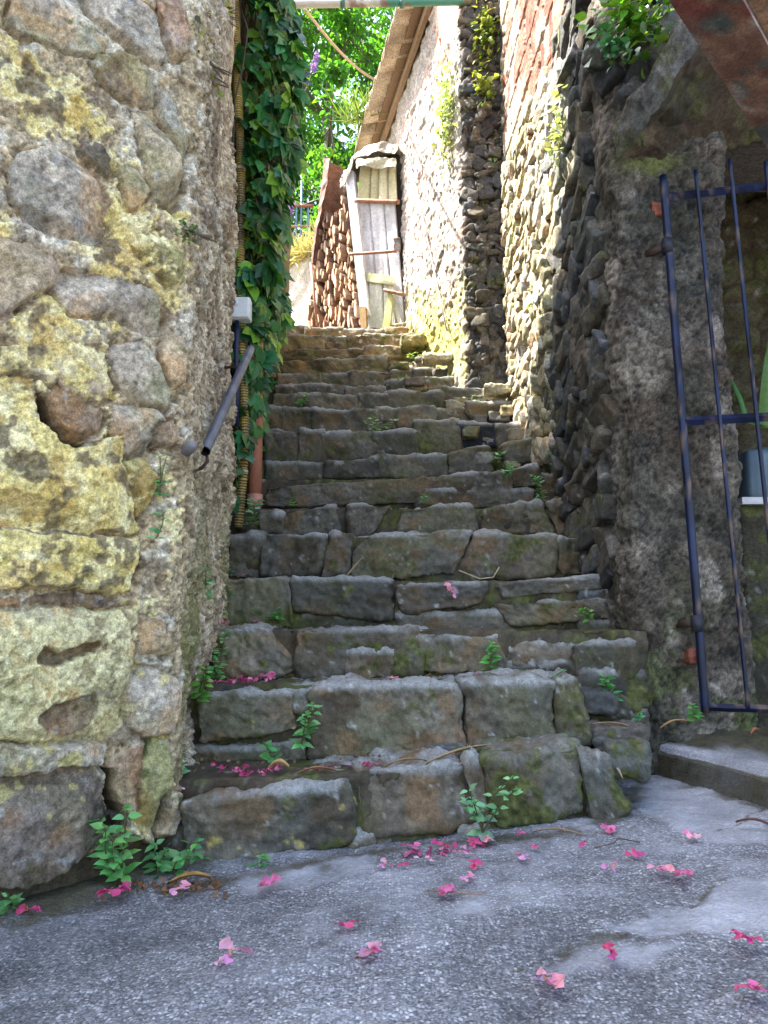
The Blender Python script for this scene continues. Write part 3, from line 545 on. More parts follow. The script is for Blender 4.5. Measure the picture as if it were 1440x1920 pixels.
for n in range(1, 18):
    mb = MB(); Yn, Zn = SY[n], SZ[n]; zb = SZ[n - 1] - .12 if n > 1 else -.12; ky = KY.get(n, 0)
    # rubble and earth core with its own uneven tread
    x = np.arange(-.95, 1.12 if n > 3 else (.98 if n == 3 else (.64 if n == 2 else .68)), .012 if n < 8 else .02); dep = .274 + .12
    s = arr((0, 1, 1 / 14.), (1, 2, 1 / 20.)) if n < 8 else arr((0, 1, .1), (1, 2, .08))
    Xg, Sg = np.meshgrid(x, s); ris = np.clip(Sg, 0, 1); tr = np.clip(Sg - 1, 0, 1)
    Yg = Yn + .028 + tr * dep + ky * Xg; Zg = zb + ris * (Zn - .02 - zb)
    q = np.stack([Xg, Yg, Zg], -1); d1 = fbm(q * 9, 4, 140 + n); d2 = fbm(q * 40, 3, 150)
    q[..., 1] -= np.where(tr > 0, 0, (.02 + .03 * ss(.6, .9, q[..., 0])) * d1 + .01 * d2); q[..., 2] += np.where(tr > 0, .010 * d1 + .005 * d2, 0)
    C = stone_col(q, (.055, .044, .028), n, moss=.05, fleck=.3); grid(q, C, mb)
    prism(mb, [(x[0], Yn + .09 + ky * x[0], zb), (x[-1], Yn + .09 + ky * x[-1], zb), (x[-1], Yn + .46, zb), (x[0], Yn + .46, zb)], (0, 0, Zn - .045 - zb), (.08, .07, .05))
    for k, (x0, x1, y0, y1, ms) in enumerate(blocks[n]):
        rs = np.random.RandomState(n * 31 + k)
        yj = Yn + rs.uniform(-.018, .012)
        if y1 - y0 < 48 and n < 5: yj += .012
        mx_ = (x0 + x1) / 2; Yf = yj
        for _ in range(3): Xc = atY(mx_, (y0 + y1) / 2, Yf)[0]; Yf = yj + ky * Xc
        a = atY(x0, (y0 + y1) / 2, Yf); b = atY(x1, (y0 + y1) / 2, Yf); zt = atY(mx_, y0, Yf)[2]; z0 = atY(mx_, y1, Yf)[2]
        top = (zt > Zn - .09)
        dz = zt - z0 + .012; wx = b[0] - a[0] + .016; dy = (.33 if top else .2) if n != 1 else (.36 if top else .18)
        qd = QUADS.get((n, k)); c = np.array([(a[0] + b[0]) / 2, Yf + dy / 2, (zt + z0) / 2 - .003])
        res = .0085 if n < 4 else (.010 if n < 8 else .014)
        rnd = .15 if n < 9 else .2
        Pv, Q = rock(c, (wx, dy, dz), res, n * 101 + k * 7, rnd, .26, 6, (.86, 1.0), 1.35, 9)
        if qd:   # follow the traced outline of the block's face
            cs_ = [atY(px_, py_, Yf) for px_, py_ in qd]; s0 = np.clip((Pv[:, 0] - c[0]) / wx + .5, -.15, 1.15); t0 = np.clip((Pv[:, 2] - c[2]) / dz + .5, -.15, 1.15)
            rx0 = (Pv[:, 0] - c[0]) / wx + .5 - s0; rz0 = (Pv[:, 2] - c[2]) / dz + .5 - t0
            f_ = lambda i: (cs_[0][i] * (1 - s0) + cs_[1][i] * s0) * t0 + (cs_[3][i] * (1 - s0) + cs_[2][i] * s0) * (1 - t0)
            Pv[:, 0] = f_(0); Pv[:, 2] = f_(2)
        if abs(ky) > 0: Pv[:, 1] += ky * (Pv[:, 0] - c[0])
        bc = np.array(PAL[rs.randint(len(PAL))]) * rs.uniform(.85, 1.2) * (1.12 if n < 4 else 1.0)
        if ms <= -.45: bc = np.array([.05, .053, .062])
        if n == 9 and k == 5: bc = np.array([.025, .03, .045])
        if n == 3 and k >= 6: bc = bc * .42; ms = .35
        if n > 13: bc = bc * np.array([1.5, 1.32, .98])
        C = stone_col(Pv, bc, n * 13 + k, moss=-.55 + .82 * ms + (.18 if n > 12 else 0), fleck=.35 if n < 5 else .25, stain=.5, lich=-.12 if (n, k) in ((1, 0), (2, 0)) else 0)
        # trodden wear and sky light on the upper edge, painted paler
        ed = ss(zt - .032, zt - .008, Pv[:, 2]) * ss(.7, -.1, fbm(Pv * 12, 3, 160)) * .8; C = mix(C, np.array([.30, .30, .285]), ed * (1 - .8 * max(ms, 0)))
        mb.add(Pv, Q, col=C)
    if n >= 8:   # broken rubble at the right-hand end of the upper steps
        rs = np.random.RandomState(n + 700); xr = atY(np.interp(SY[n], [4.1, 4.5, 5.3, 6.6], [1010, 960, 850, 780]), 700, Yn)[0]
        for k in range(7 if n < 16 else 3):
            sz = np.array([rs.uniform(.07, .2), rs.uniform(.08, .16), rs.uniform(.03, .085)]); c = np.array([xr - rs.uniform(-.08, .38), Yn + rs.uniform(-.03, .2), Zn + rs.uniform(-.10, .035)])
            Pv, Q = rock(c, sz, .013, n * 50 + k, .1, .2, 7, (.65, .95), 1., 2); bc = np.array([(.24, .2, .13), (.2, .18, .1), (.28, .25, .2), (.12, .11, .1)][rs.randint(4)]); mb.add(Pv, Q, col=stone_col(Pv, bc, k + n, moss=-.25))
    STEPOBJ[n] = part('step', mb, M_STEP, STAIR)

# loose stones lying on and beside the steps
def loose(px, py, Y, sx, sy, sz, colr, label, seed, lift=0, rnd=.5):
    p = atY(px, py, Y); Pv, Q = rock(p + [0, 0, sz / 2 + lift], (sx, sy, sz), .007, seed, rnd, .2, 5, (.75, .95)); mb = MB(); mb.add(Pv, Q, col=stone_col(Pv, colr, seed, moss=-.5)); single('loose_stone', mb, M_STEP, label, 'stone')
loose(1165, 1462, 2.42, .15, .16, .13, (.085, .085, .08), 'dark rough block between the right end of the bottom step and the concrete ledge', 7)
loose(835, 1424, 2.40, .12, .07, .045, (.10, .11, .125), 'small dark blue grey stone lying on the lowest tread', 8)
loose(1000, 735, 4.72, .09, .1, .05, (.4, .38, .3), 'small pale stone at the foot of the sunlit right wall', 9)
loose(820, 680, 5.35, .22, .14, .06, (.38, .34, .24), 'flat pale stone in the sun at the foot of the right wall', 10)
loose(935, 742, 4.72, .2, .16, .06, (.36, .31, .2), 'sunlit tan block at the end of a step by the right wall', 11)
loose(775, 655, 5.95, .22, .2, .1, (.22, .2, .09), 'mossy rounded stone at the right end of the upper steps', 12)
loose(1120, 1340, 2.72, .14, .12, .09, (.06, .06, .055), 'dark angular stone beside the second step under the right wall', 13)
loose(1150, 1385, 2.6, .22, .14, .05, (.11, .095, .08), 'flat dusty stone lying just above the dark block beside the ledge', 14)
# ================================================================== RIGHT-HAND NEAR BUILDING: rubble and hollow brick wall, plastered pier
rpath = [(.88, 5.06), (.93, 2.95), (.95, 2.80), (1.40, 2.84), (1.42, 3.9)]
us = arr((0, 2.72, .0075), (2.72, 3.75, .05)); vs = arr((-.12, 5.5, .0078), (5.5, 6.3, .1))
base, nrm, cum = path_frame(rpath, us, .05); Uo, Vo = np.meshgrid(us, vs); q3 = uv3(Uo, Vo, 3.)
B3 = np.stack([base[None, :, 0] + 0 * Vo, base[None, :, 1] + 0 * Vo, Vo], -1); PX, PY = proj(B3)
PX = PX + 10 * fbm(q3 * 6, 3, 200); PY = PY + 20 * fbm(q3 * 6, 3, 201)
big = fbm(q3 * 4, 4, 202); mid = fbm(q3 * 17, 3, 203); fin = fbm(q3 * 55, 3, 204); vf = fbm(q3 * 130, 2, 205)
pier = ss(2.02, 2.22, Uo)
# rubble stones in irregular courses
wu = Uo + .05 * big + .014 * mid; wv = Vo + .06 * fbm(q3 * 2.4 + 5, 3, 206) + .016 * mid + .22 * Uo * ss(3.4, 2.6, Vo)
H = -.01 + .02 * big + .012 * mid + .006 * fin + .002 * vf
SHADEC = ss(.9, 1.5, Uo + .25 * (3 - Vo))
C = mix(mix(np.array([.20, .17, .125]), np.array([.30, .26, .19]), ss(-.3, .5, mid)), mix(np.array([.035, .03, .02]), np.array([.085, .07, .048]), ss(-.3, .5, mid)), SHADEC) * (1 + .35 * fin)[..., None]  # mortar painted darker over the shaded part of the wall
lower = ss(.9, 1.5, Uo + .25 * (3 - Vo))           # larger rubble near the foot and the pier, its shade painted darker
for (su, sv, seed, thr, hh, wgt) in ((3.0, 6.4, 210, .15, .05, lower), (7, 10., 215, .12, .036, 1 - lower), (13., 20., 220, .35, .018, 1 + 0 * lower)):
    F1, F2, bd, h1, h2, du, dv = vor(wu * su, wv * sv, seed); ok = (h1 > thr) * (wgt > .5)
    d = bd / (su + sv) * 2; e = np.clip(d / .035, 0, 1); pr = np.sqrt(np.clip(1 - (1 - e) ** 2, 0, 1))
    hs = .35 * hh * (.5 + .8 * h2) + (h1 - .5) * .05 * du + (h2 - .45) * .09 * dv + .008 * mid + .004 * fin + .001 * vf
    mk = ss(.004, .012, d) * ok
    if seed == 220: mk = mk * (1 - ss(.2, .8, H / .05)) * .8
    Hs = hs * pr; H = np.where(mk > .02, np.maximum(H, 0) * (1 - mk) + Hs * mk, H)
    tone = .55 + .95 * h2
    shade_tone = np.stack([.068 + .02 * h1, .064 + .016 * h1, .055 + .01 * h1], -1); sun_tone = np.stack([.36 + .12 * h1, .31 + .08 * h1, .23 + .05 * h1], -1)
    cs = mix(sun_tone, shade_tone, lower) * tone[..., None] * (1 + .3 * fin + .25 * mid)[..., None]
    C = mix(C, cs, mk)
# hollow clay bricks with ribs, laid in the upper part
for pl in ([(925, -60), (1085, -60), (1060, 40), (1035, 130), (1000, 215), (965, 300), (940, 330), (950, 200), (940, 90)],):
    d = polydist(PX, PY, np.array(pl, float)); mk = ss(0, 6, d)
    row = np.floor(Vo / .26); fv = Vo / .26 - row; uu = Uo / .31 + .5 * (row % 2) + _hash(row.astype(np.int64), row.astype(np.int64), row.astype(np.int64), 7) * .3; cu = np.floor(uu); fu = uu - cu
    hb = _hash(cu.astype(np.int64), row.astype(np.int64), 0 * row.astype(np.int64), 230)
    jt = np.minimum(np.minimum(fv, 1 - fv) * .26, np.minimum(fu, 1 - fu) * .31); br = ss(.006 + .01 * np.abs(mid), .016 + .012 * np.abs(mid), jt)
    ribs = .5 + .5 * np.cos(Vo * 2 * math.pi / .026); smooth_b = hb > .72
    Hb = .012 + .012 * (hb - .5) + np.where(smooth_b, 0, .004 * ribs) + .004 * mid + .002 * fin
    Cb = mix(np.array([.29, .085, .05]), np.array([.38, .16, .105]), hb) * (1 + .25 * mid + .2 * fin)[..., None] * np.where(smooth_b, 1, .72 + .32 * ribs)[..., None]
    Cb = mix(Cb, np.array([.42, .35, .29]), ss(.3, .6, fbm(q3 * 5, 4, 231)) * .7)
    Hm = -.01 + .012 * mid + .005 * fin; Cm = np.array([.42, .37, .31]) * (1 + .3 * fin)[..., None]
    H = H * (1 - mk) + (Hm * (1 - br) + Hb * br) * mk; C = mix(C, mix(Cm, Cb, br), mk)
# pale lime wash and lichen near the far corner
lw = ss(-.25, .45, fbm(q3 * [2.5, 1.6, 1], 4, 233)) * ss(1.3, .3, Uo) * .75; C = mix(C, np.array([.46, .42, .30]) * (1 + .2 * fin)[..., None], lw)
lw = ss(-.1, .4, fbm(q3 * [5, 2.2, 1], 4, 234)) * ss(3.6, 2.2, Vo) * ss(1.3, .5, Uo) * .8; C = mix(C, np.array([.33, .34, .09]) * (1 + .25 * fin)[..., None], lw)
# damp moss low on the rubble
mo = ss(.1, .5, fbm(q3 * 5, 4, 235) + .25 * fin) * ss(3.2, 1.2, Vo) * (1 - .6 * pier); C = mix(C, np.array([.05, .062, .018]), mo * .85)
# pier: weathered render, brown with pale scaling
Hp = .016 * big + .006 * mid + .004 * fin + .003 * vf + .03 * ss(-.5, .6, fbm(q3 * [1.6, 1.1, 1], 3, 240)); 
F1, F2, bd, h1, h2, du, dv = vor(wu * 6, wv * 9, 241); Hp = Hp + .012 * ss(.06, .2, bd) * (h1 > .55)
Cp = mix(np.array([.062, .050, .036]), np.array([.14, .118, .09]), ss(-.25, .5, fbm(q3 * [6, 3, 1], 4, 242)))
Cp = mix(Cp, np.array([.24, .205, .168]), ss(.25, .6, fbm(q3 * [9, 4, 1] + 3, 4, 243)) * .8); Cp = mix(Cp, np.array([.062, .045, .03]), ss(.3, .6, fbm(q3 * 3, 3, 244)) * .5)
Cp = mix(Cp, np.array([.045, .042, .030]), ss(.05, .5, fbm(q3 * 4 + 8, 4, 245)) * .75); Cp = mix(Cp, np.array([.055, .066, .02]), ss(.0, .4, fbm(q3 * 7, 3, 246)) * ss(1.0, .2, Vo) * .85)
Cp = Cp * np.clip(1 + .5 * fin + .45 * vf + .3 * mid, .2, 2.4)[..., None]
Cp = mix(Cp, np.array([.14, .15, .04]), ss(40, 5, np.hypot((PX - 1215) * .5, PY - 300)) * .7)
H = H * (1 - pier) + Hp * pier; C = mix(C, Cp, pier)
P = B3.copy(); P[..., :2] += nrm[None] * H[..., None]
RHOUSE = thing('stone_building', 'tall rubble and red hollow brick building with a plastered pier at right', 'building', (1.6, 3.6, 0))
mb = MB(); grid(P, C, mb)
def wallrocks(mb, path_pts, u0, u1, zlo, zhi, wr, hr, seed, colf, tilt=(0, .2), depth=.13, out=.0, res=.017, skip=.06, rnd=.1, chip=(.62, .95), shape=None):
    rs = np.random.RandomState(seed); z = zlo
    while z < zhi:
        hrow = rs.uniform(*hr); u = u0 + rs.uniform(-.1, .05)
        while u < u1:
            wv_ = rs.uniform(*wr); uc, zc = u + wv_ / 2, z + hrow / 2 + rs.randn() * hrow * .2; u += wv_ * .93
            if rs.rand() < skip or (shape is not None and not shape(uc, zc)): continue
            pp, nn2, _ = path_frame(path_pts, np.array([min(max(uc, u0), u1)]), .05); nn_ = np.array([*nn2[0], 0]); tt_ = np.array([-nn_[1], nn_[0], 0]); sz = (wv_ * 1.0, depth * rs.uniform(.7, 1.1), hrow * rs.uniform(.85, 1.15))
            Pv, Q = rock((0, 0, 0), sz, res, seed * 1000 + int(uc * 97) + int(zc * 991), rnd, .16, 8, chip, .8, 2)
            a_ = rs.normal(*tilt); b_ = rs.randn() * .12; ca, sa = math.cos(a_), math.sin(a_); X_ = Pv[:, 0] * ca - Pv[:, 2] * sa; Z_ = Pv[:, 0] * sa + Pv[:, 2] * ca; D_ = Pv[:, 1] + b_ * X_ + rs.randn() * .14 * Z_
            W_ = np.array([pp[0][0], pp[0][1], zc]) + X_[:, None] * tt_ + Z_[:, None] * np.array([0, 0, 1.]) - (D_ + .012 - out - rs.uniform(0, .022))[:, None] * nn_
            mb.add(W_, Q, col=stone_col(W_, colf(uc, zc, rs), int(uc * 50 + zc * 70) % 90, moss=-.62, fleck=.3, stain=.3))
        z += hrow * .95
def notbrick(u, z):
    x_, y_ = proj(np.array([.9, 5.06 - u, z])); return polydist(np.array([x_]), np.array([y_]), np.array([(925, -80), (1085, -80), (1060, 40), (1035, 130), (1000, 215), (965, 300), (940, 330)], float))[0] < 0
def cshade(u, z, rs): return np.array([(.075, .07, .06), (.06, .06, .062), (.09, .08, .064), (.045, .045, .045), (.08, .068, .05)][rs.randint(5)]) * rs.uniform(.7, 1.25)  # rubble tones darkened to carry the shade of the wall
def csunlit(u, z, rs): return np.array([(.44, .385, .29), (.40, .35, .25), (.48, .43, .35), (.36, .33, .2), (.34, .28, .2)][rs.randint(5)]) * rs.uniform(.8, 1.15)  # sunlit tones of the same rubble
wallrocks(mb, rpath, 1.22, 2.06, .75, 4.3, (.08, .26), (.05, .14), 31, lambda u, z, rs: cshade(u, z, rs) * (1 + 4.2 * float(ss(2.0, 2.8, z + .8 * (1.6 - u))) * float(ss(1.95, 1.6, u))), (.4, .28), .11, .0, shape=lambda u, z: z > np.interp(5.06 - u, [SY[k] for k in range(1, 18)], [SZ[k] for k in range(1, 18)]) - .15 and notbrick(u, z) and u > 1.15 + .25 * (z - 3) * .3)  # stone tone painted brighter across the shadow edge
wallrocks(mb, rpath, 2.24, 2.56, 2.72, 4.4, (.10, .24), (.07, .17), 34, cshade, (.6, .25), .15, .02)
wallrocks(mb, rpath, .25, 1.32, 1.5, 4.6, (.06, .17), (.045, .11), 32, csunlit, (.2, .3), .10, .012, .015, .12, .3, (.75, .98), shape=lambda u, z: z > np.interp(5.06 - u, [SY[k] for k in range(1, 18)], [SZ[k] for k in range(1, 18)]) - .1 and notbrick(u, z))
part('wall', mb, M_WALL, RHOUSE)
mb = MB()
for a, b, z0, z1, y0, y1, cc in ((1.39, 2.42, 2.72, 6.3, 2.86, 3.4, (.12, .10, .08)), (2.42, 7, -.1, 6.3, 2.84, 6.0, (.2, .16, .12)), (1.0, 2.42, 2.95, 6.3, 3.4, 5.0, (.2, .16, .12))):
    prism(mb, [(a, y0, z0), (b, y0, z0), (b, y1, z0), (a, y1, z0)], (0, 0, z1 - z0), cc)
part('upper_wall', mb, M_WALL, RHOUSE, False)
# recess behind the gate
xs = arr((1.36, 2.46, .02)); zs = arr((-.1, 2.95, .02)); X, Z = np.meshgrid(xs, zs); q = uv3(X, Z, 5.)
F1, F2, bd, h1, h2, du, dv = vor(X * 5, Z * 7, 250); Hh = .05 * ss(.03, .25, bd) * (.3 + h1) + .02 * fbm(q * 8, 4, 251)
P = np.stack([X, 3.72 - Hh, Z], -1); C = mix(np.array([.05, .034, .016]), stone_col(P, (.10, .08, .045), 4, moss=-.1), ss(.03, .15, bd))
mb = MB(); grid(P, C, mb); part('recess_wall', mb, M_WALL, RHOUSE)
# projecting slab over the gate, seen from below
Fp = np.array([atY(1166, 306, 2.76), atY(1236, 190, 2.5), atY(1312, 70, 2.32), atY(1420, -90, 2.2), atY(1560, -190, 2.2)])
Bp = np.array([atY(1176, 316, 2.80), atY(1262, 305, 2.86), atY(1352, 285, 2.9), atY(1470, 262, 2.9), atY(1640, 250, 2.9)])
t = np.linspace(0, 4, 120); k = np.arange(5)
Fc = np.stack([np.interp(t, k, Fp[:, i]) for i in range(3)], -1); Bc = np.stack([np.interp(t, k, Bp[:, i]) for i in range(3)], -1)
for _ in range(25): Fc[1:-1] = (Fc[:-2] + Fc[1:-1] * 2 + Fc[2:]) / 4; Bc[1:-1] = (Bc[:-2] + Bc[1:-1] * 2 + Bc[2:]) / 4
ringp = arr((0, 1, 1 / 40), (1, 2, .1), (2, 3, .1), (3, 4, .1)); up = np.array([-.03, -.02, .13])
G = np.zeros((len(t), len(ringp), 3))
for j, r in enumerate(ringp):
    a, b, f = [(Fc, Bc, r), (Bc, Bc + up, r - 1), (Bc + up, Fc + up, r - 2), (Fc + up, Fc, r - 3)][min(3, int(r))]
    G[:, j] = a + (b - a) * f
    if r <= 1: G[:, j, 2] += .05 * math.sin(math.pi * r) * np.clip(t, 0, 1)
e = np.stack([fbm(G * 6, 4, 260), fbm(G * 6 + 9, 4, 261), fbm(G * 6 + 19, 4, 262)], -1) * .026; G = G + e + .004 * np.stack([fbm(G * 40 + 3 * i, 3, 263) for i in range(3)], -1)
rr = np.broadcast_to(ringp[None], G.shape[:2]); C = mix(np.array([.05, .035, .02]), np.array([.12, .088, .052]), ss(-.3, .5, fbm(G * 6, 4, 264)))
C = mix(C, np.array([.03, .027, .016]), ss(.0, .5, fbm(G * 5 + 4, 4, 265)) * .7); C = mix(C, np.array([.10, .098, .09]) * (1 + .5 * fbm(G * 40, 3, 266))[..., None], ss(2.9, 3.1, rr)); C = mix(C, np.array([.08, .085, .03]), ss(.1, .5, fbm(G * 9, 3, 267)) * .6)
mb = MB(); grid(G, C, mb); part('projecting_slab', mb, M_WALL, RHOUSE)
# ledge in the recess
mb = MB(); a = atY(1386, 946, 3.2)
Pv, Q = rock(((a[0] + 2.44) / 2, 3.42, (a[2] - .02) / 2), (2.44 - a[0], .42, a[2] + .02), .02, 31, .08, .1, 0); mb.add(Pv, Q, col=stone_col(Pv, (.05, .045, .03), 6, moss=-.1))
part('recess_ledge', mb, M_WALL, RHOUSE)
mb = MB(); prism(mb, [(a[0] + .005, 3.18, a[2]), (2.44, 3.18, a[2]), (2.44, 3.6, a[2]), (a[0] + .005, 3.6, a[2])], (0, 0, .03), (.55, .55, .55)); part('ledge_capping', mb, M_PLAIN, RHOUSE, False)
# bricks showing in the pier beside the gate
for px, py, Yb in ((1228, 398, 2.83), (1298, 1230, 2.80)):
    p = atY(px, py, Yb); Pv, Q = rock(p, (.05, .07, .055), .008, px, .2, .1, 2); mb = MB(); mb.add(Pv, Q, col=stone_col(Pv, (.28, .085, .05), 3, moss=-.8)); part('brick', mb, M_STEP, RHOUSE)

# ================================================================== CONCRETE LEDGE in front of the gate
A = atG(1212, 1445); Bq = atG(1470, 1520); dB = (Bq - A)[:2] / np.linalg.norm((Bq - A)[:2])
n = 150; tt = np.linspace(0, 2.2, n); s = arr((0, 1, 1 / 22), (1, 2, 1 / 30))
zt = atY(1222, 1394, A[1])[2]; T, S = np.meshgrid(tt, s); ris = np.clip(S, 0, 1); tr = np.clip(S - 1, 0, 1)
X = A[0] + dB[0] * T; Yf = A[1] + dB[1] * T; g0 = gz(X, Yf) - .03
Yg = Yf + tr * (2.98 - Yf); Xg = X + tr * 0; Zg = g0 + ris * (zt + .0 - g0) + tr * .03
q = np.stack([Xg, Yg, Zg], -1); d1 = fbm(q * 9, 4, 270); d2 = fbm(q * 45, 3, 271); edge = np.exp(-((S - 1) / .12) ** 2)
Yg = Yg - (ris * (tr == 0)) * (.012 * d1 + .005 * d2) + .02 * edge * (1 + .6 * d1); Zg = Zg - .014 * edge * (1 + .8 * d1) + (tr > 0) * (.006 * d1 + .003 * d2) + .05 * ss(.55, .9, tr) * (1 + .5 * d1)
P = np.stack([Xg, Yg, Zg], -1)
dirt = np.where(tr > 0, ss(.3, .6, tr + .2 * d1), .78 + .4 * d1); tone = np.where(tr > 0, 1.15, .8) * (1 + .2 * d1)
mb = MB(); grid(P, np.stack([np.clip(tone * .8, 0, 1), np.full_like(tone, .35), np.clip(dirt, 0, 1)], -1), mb)
prism(mb, [(A[0], A[1] + .03, -.1), (A[0] + .004, 2.97, -.1), (A[0] + .004, 2.97, zt + .0), (A[0], A[1] + .03, zt - .02)], (.02, 0, 0), (.5, .4, .8))
single('concrete_ledge', mb, M_CONC, 'low grey concrete ledge below the blue iron gate', 'ledge')

# ================================================================== GATE
GB = atY(1322, 1326, 2.75); GT = atY(1243, 330, 2.75); ga = R(-12); gdir = np.array([math.cos(ga), math.sin(ga), 0])
GATE = thing('iron_gate', 'dark blue wrought iron bar gate in front of the pier', 'gate', GB)
gup = (GT - GB); GL = np.linalg.norm(gup); gup = gup / GL
def gp(s, h): return GB + gdir * s + gup * h + np.array([0, 0, 0])
BLUE = np.array([.004, .0075, .026])
def gcol(P): return mix(mix(BLUE, BLUE * 2.2, ss(-.3, .5, fbm(P * 14, 3, 280))), np.array([.13, .085, .06]), ss(.3, .45, fbm(P * 38, 3, 281) * .6 + fbm(P * 9, 3, 283) * .6) * .8)
def gbar(name, a, b, w, d):
    n = 60; mb = MB(); tv = (b - a) / n; pts = np.array([a + tv * i for i in range(n + 1)]); m2 = MB(); tube(m2, pts, w * .68, 4 if d else 10); V = m2.v[0].copy(); V = V + .0012 * fbm(V * 30, 2, 282)[:, None]
    mb.add(V, np.concatenate(m2.q), np.concatenate(m2.t), gcol(V)); return part(name, mb, M_PLASTIC, GATE, d == 0)
gbar('post', gp(0, -.02), gp(0, GL), .0225, 0)
hm = (atY(1288, 790, 2.75)[2] - GB[2]); ht = (atY(1250, 370, 2.75)[2] - GB[2])
for h, wd in ((.0, .02), (hm, .026), (ht, .026)): gbar('rail', gp(.012, h), gp(.95, h), wd, 1)
for i in range(1, 8):
    s = .128 * i; gbar('bar', gp(s, .0) + np.array([.012, -.012, 0]), gp(s, GL + .03 * (i % 2 == 0) + .0) + np.array([-.01, -.012, 0]), .0112, 0)
for h in (.3, 1.78):   # hinge straps into the pier, and the lock box
    mb = MB(); q_ = gp(-.005, h); tube(mb, [q_ + [0, 0, -.03], q_ + [0, 0, .03]], .021, 10, (.02, .02, .028)); bar(mb, q_ + [0, 0, 0], q_ + np.array([-.06, .07, 0]), .012, .03, (.05, .03, .02), (0, 0, 1)); part('hinge', mb, M_RUST, GATE)
# container and strap-leaved plant in the recess
p = atY(1426, 938, 3.34); cz = a[2] + .03
mb = MB(); hw, hd, hh = .085, .075, .235; th = np.linspace(0, 2 * math.pi, 49)[:-1]
def sq(th, w, d, e=.35): c, s = np.cos(th), np.sin(th); return np.stack([w * np.sign(c) * np.abs(c) ** e, d * np.sign(s) * np.abs(s) ** e], -1)
rings = [(.0, .9), (.01, .96), (.05, 1), (hh - .03, 1.0), (hh - .012, .97), (hh - .004, .92), (hh, .84), (hh, .0)]
V = np.concatenate([np.concatenate([sq(th, hw * k, hd * k), np.full((48, 1), z)], 1) for z, k in rings]) + [p[0], 3.34, cz]
Q = [(i * 48 + k, i * 48 + (k + 1) % 48, (i + 1) * 48 + (k + 1) % 48, (i + 1) * 48 + k) for i in range(len(rings) - 1) for k in range(48)]
mb.add(V, Q, col=mix(np.array([.06, .10, .13]), np.array([.15, .20, .24]), ss(-.4, .5, fbm(V * 14, 3, 285))))
CONT = thing('plastic_canister', 'blue grey plastic canister on the white capped ledge behind the gate', 'canister', (p[0], 3.34, cz)); part('body', mb, M_PLASTIC, CONT)
mb = MB(); tube(mb, [(p[0] + .03, 3.34, cz + hh - .005), (p[0] + .03, 3.34, cz + hh + .02)], .022, 16, (.05, .08, .1)); part('cap', mb, M_PLASTIC, CONT)

# ================================================================== FAR HOUSE on the right (sunlit lime wall, eave of clay tiles)
FD = np.array([-.22, 1.0]); FC_ = np.array([.565, 5.05])
fpath = [tuple(FC_ + FD * 3.0), tuple(FC_), (.97, 5.02)]
Lf = 3.0 * math.hypot(*FD); us = arr((0, Lf + .42, .0095)); vs = arr((1.9, 6.0, .0095))
base, nrm, cum = path_frame(fpath, us, .035); Uo, Vo = np.meshgrid(us, vs); q3 = uv3(Uo, Vo, 8.)
B3 = np.stack([base[None, :, 0] + 0 * Vo, base[None, :, 1] + 0 * Vo, Vo], -1); PX, PY = proj(B3)
big = fbm(q3 * 3, 4, 300); mid = fbm(q3 * 14, 3, 301); fin = fbm(q3 * 45, 3, 302)
F1, F2, bd, h1, h2, du, dv = vor(Uo * 9 + .5 * mid, Vo * 12 + .5 * mid, 303); F1b, _, bdb, h1b, _, _, _ = vor(Uo * 24, Vo * 30, 306)
H = .016 * big + .011 * mid + .006 * fin + .010 * ss(.05, .3, bd) * (h1 > .6) * (.3 + h2) + .004 * ss(.5, .1, F1b) * (h1b > .5)
C = mix(np.array([.33, .275, .23]), np.array([.42, .37, .315]), ss(-.3, .5, fbm(q3 * 7, 4, 307))) * (1 + .18 * fin + .12 * mid)[..., None]
C = mix(C, np.array([.38, .31, .25]), ss(.1, .35, bd) * (h1 > .6) * .6); C = mix(C, np.array([.42, .26, .2]), ss(.35, .6, fbm(q3 * 5, 3, 308)) * .5)
C = mix(C, np.array([.45, .42, .10]), ss(90, 25, np.hypot((PX - 808) * .9, (PY - 655) * .62) + 25 * mid + 12 * fin) * .85)
C = mix(C, np.array([.40, .38, .13]), ss(.0, .4, fbm(q3 * 4, 4, 309)) * ss(3.6, 2.6, Vo) * ss(Lf - 1.2, Lf - .3, Uo) * .8)
# corner strip and peach plaster at the top of the corner, brick patch below
peach = ss(-4, 4, polydist(PX + 6 * mid, PY + 6 * mid, np.array([(812, -40), (870, -40), (866, 60), (846, 80), (818, 62)], float))); brk = ss(-4, 4, polydist(PX + 8 * mid, PY + 8 * mid, np.array([(816, 62), (846, 80), (850, 100), (838, 140), (822, 138), (818, 100)], float)))
C = mix(C, np.array([.55, .33, .24]) * (1 + .08 * fin)[..., None], peach); H = H * (1 - peach) + .012 * peach; C = mix(C, np.array([.42, .22, .16]) * (1 + .35 * mid)[..., None], brk * .85)
jog = ss(Lf - .01, Lf + .05, Uo)
F1, F2, bd, h1, h2, du, dv = vor(Uo * 11 + .4 * mid, Vo * 10 + .4 * mid, 313); Hj = .05 * ss(.02, .3, bd) * (.3 + h1) + .02 * big + .01 * mid + .006 * fin
Cj = stone_col(q3, (.12, .11, .105), 9, moss=-.35, fleck=.3) * (.6 + .7 * h2)[..., None]; H = H * (1 - jog) + Hj * jog; C = mix(C, Cj, jog)
topdark = jog * ss(5.25, 5.45, Vo); C = mix(C, np.array([.10, .085, .05]), topdark * .8)
P = B3.copy(); P[..., :2] += nrm[None] * H[..., None]
FHOUSE = thing('rendered_house', 'sunlit lime plastered house with clay tile eave beyond the steps', 'house', (.3, 8, 3.3))
mb = MB(); grid(P, C, mb)
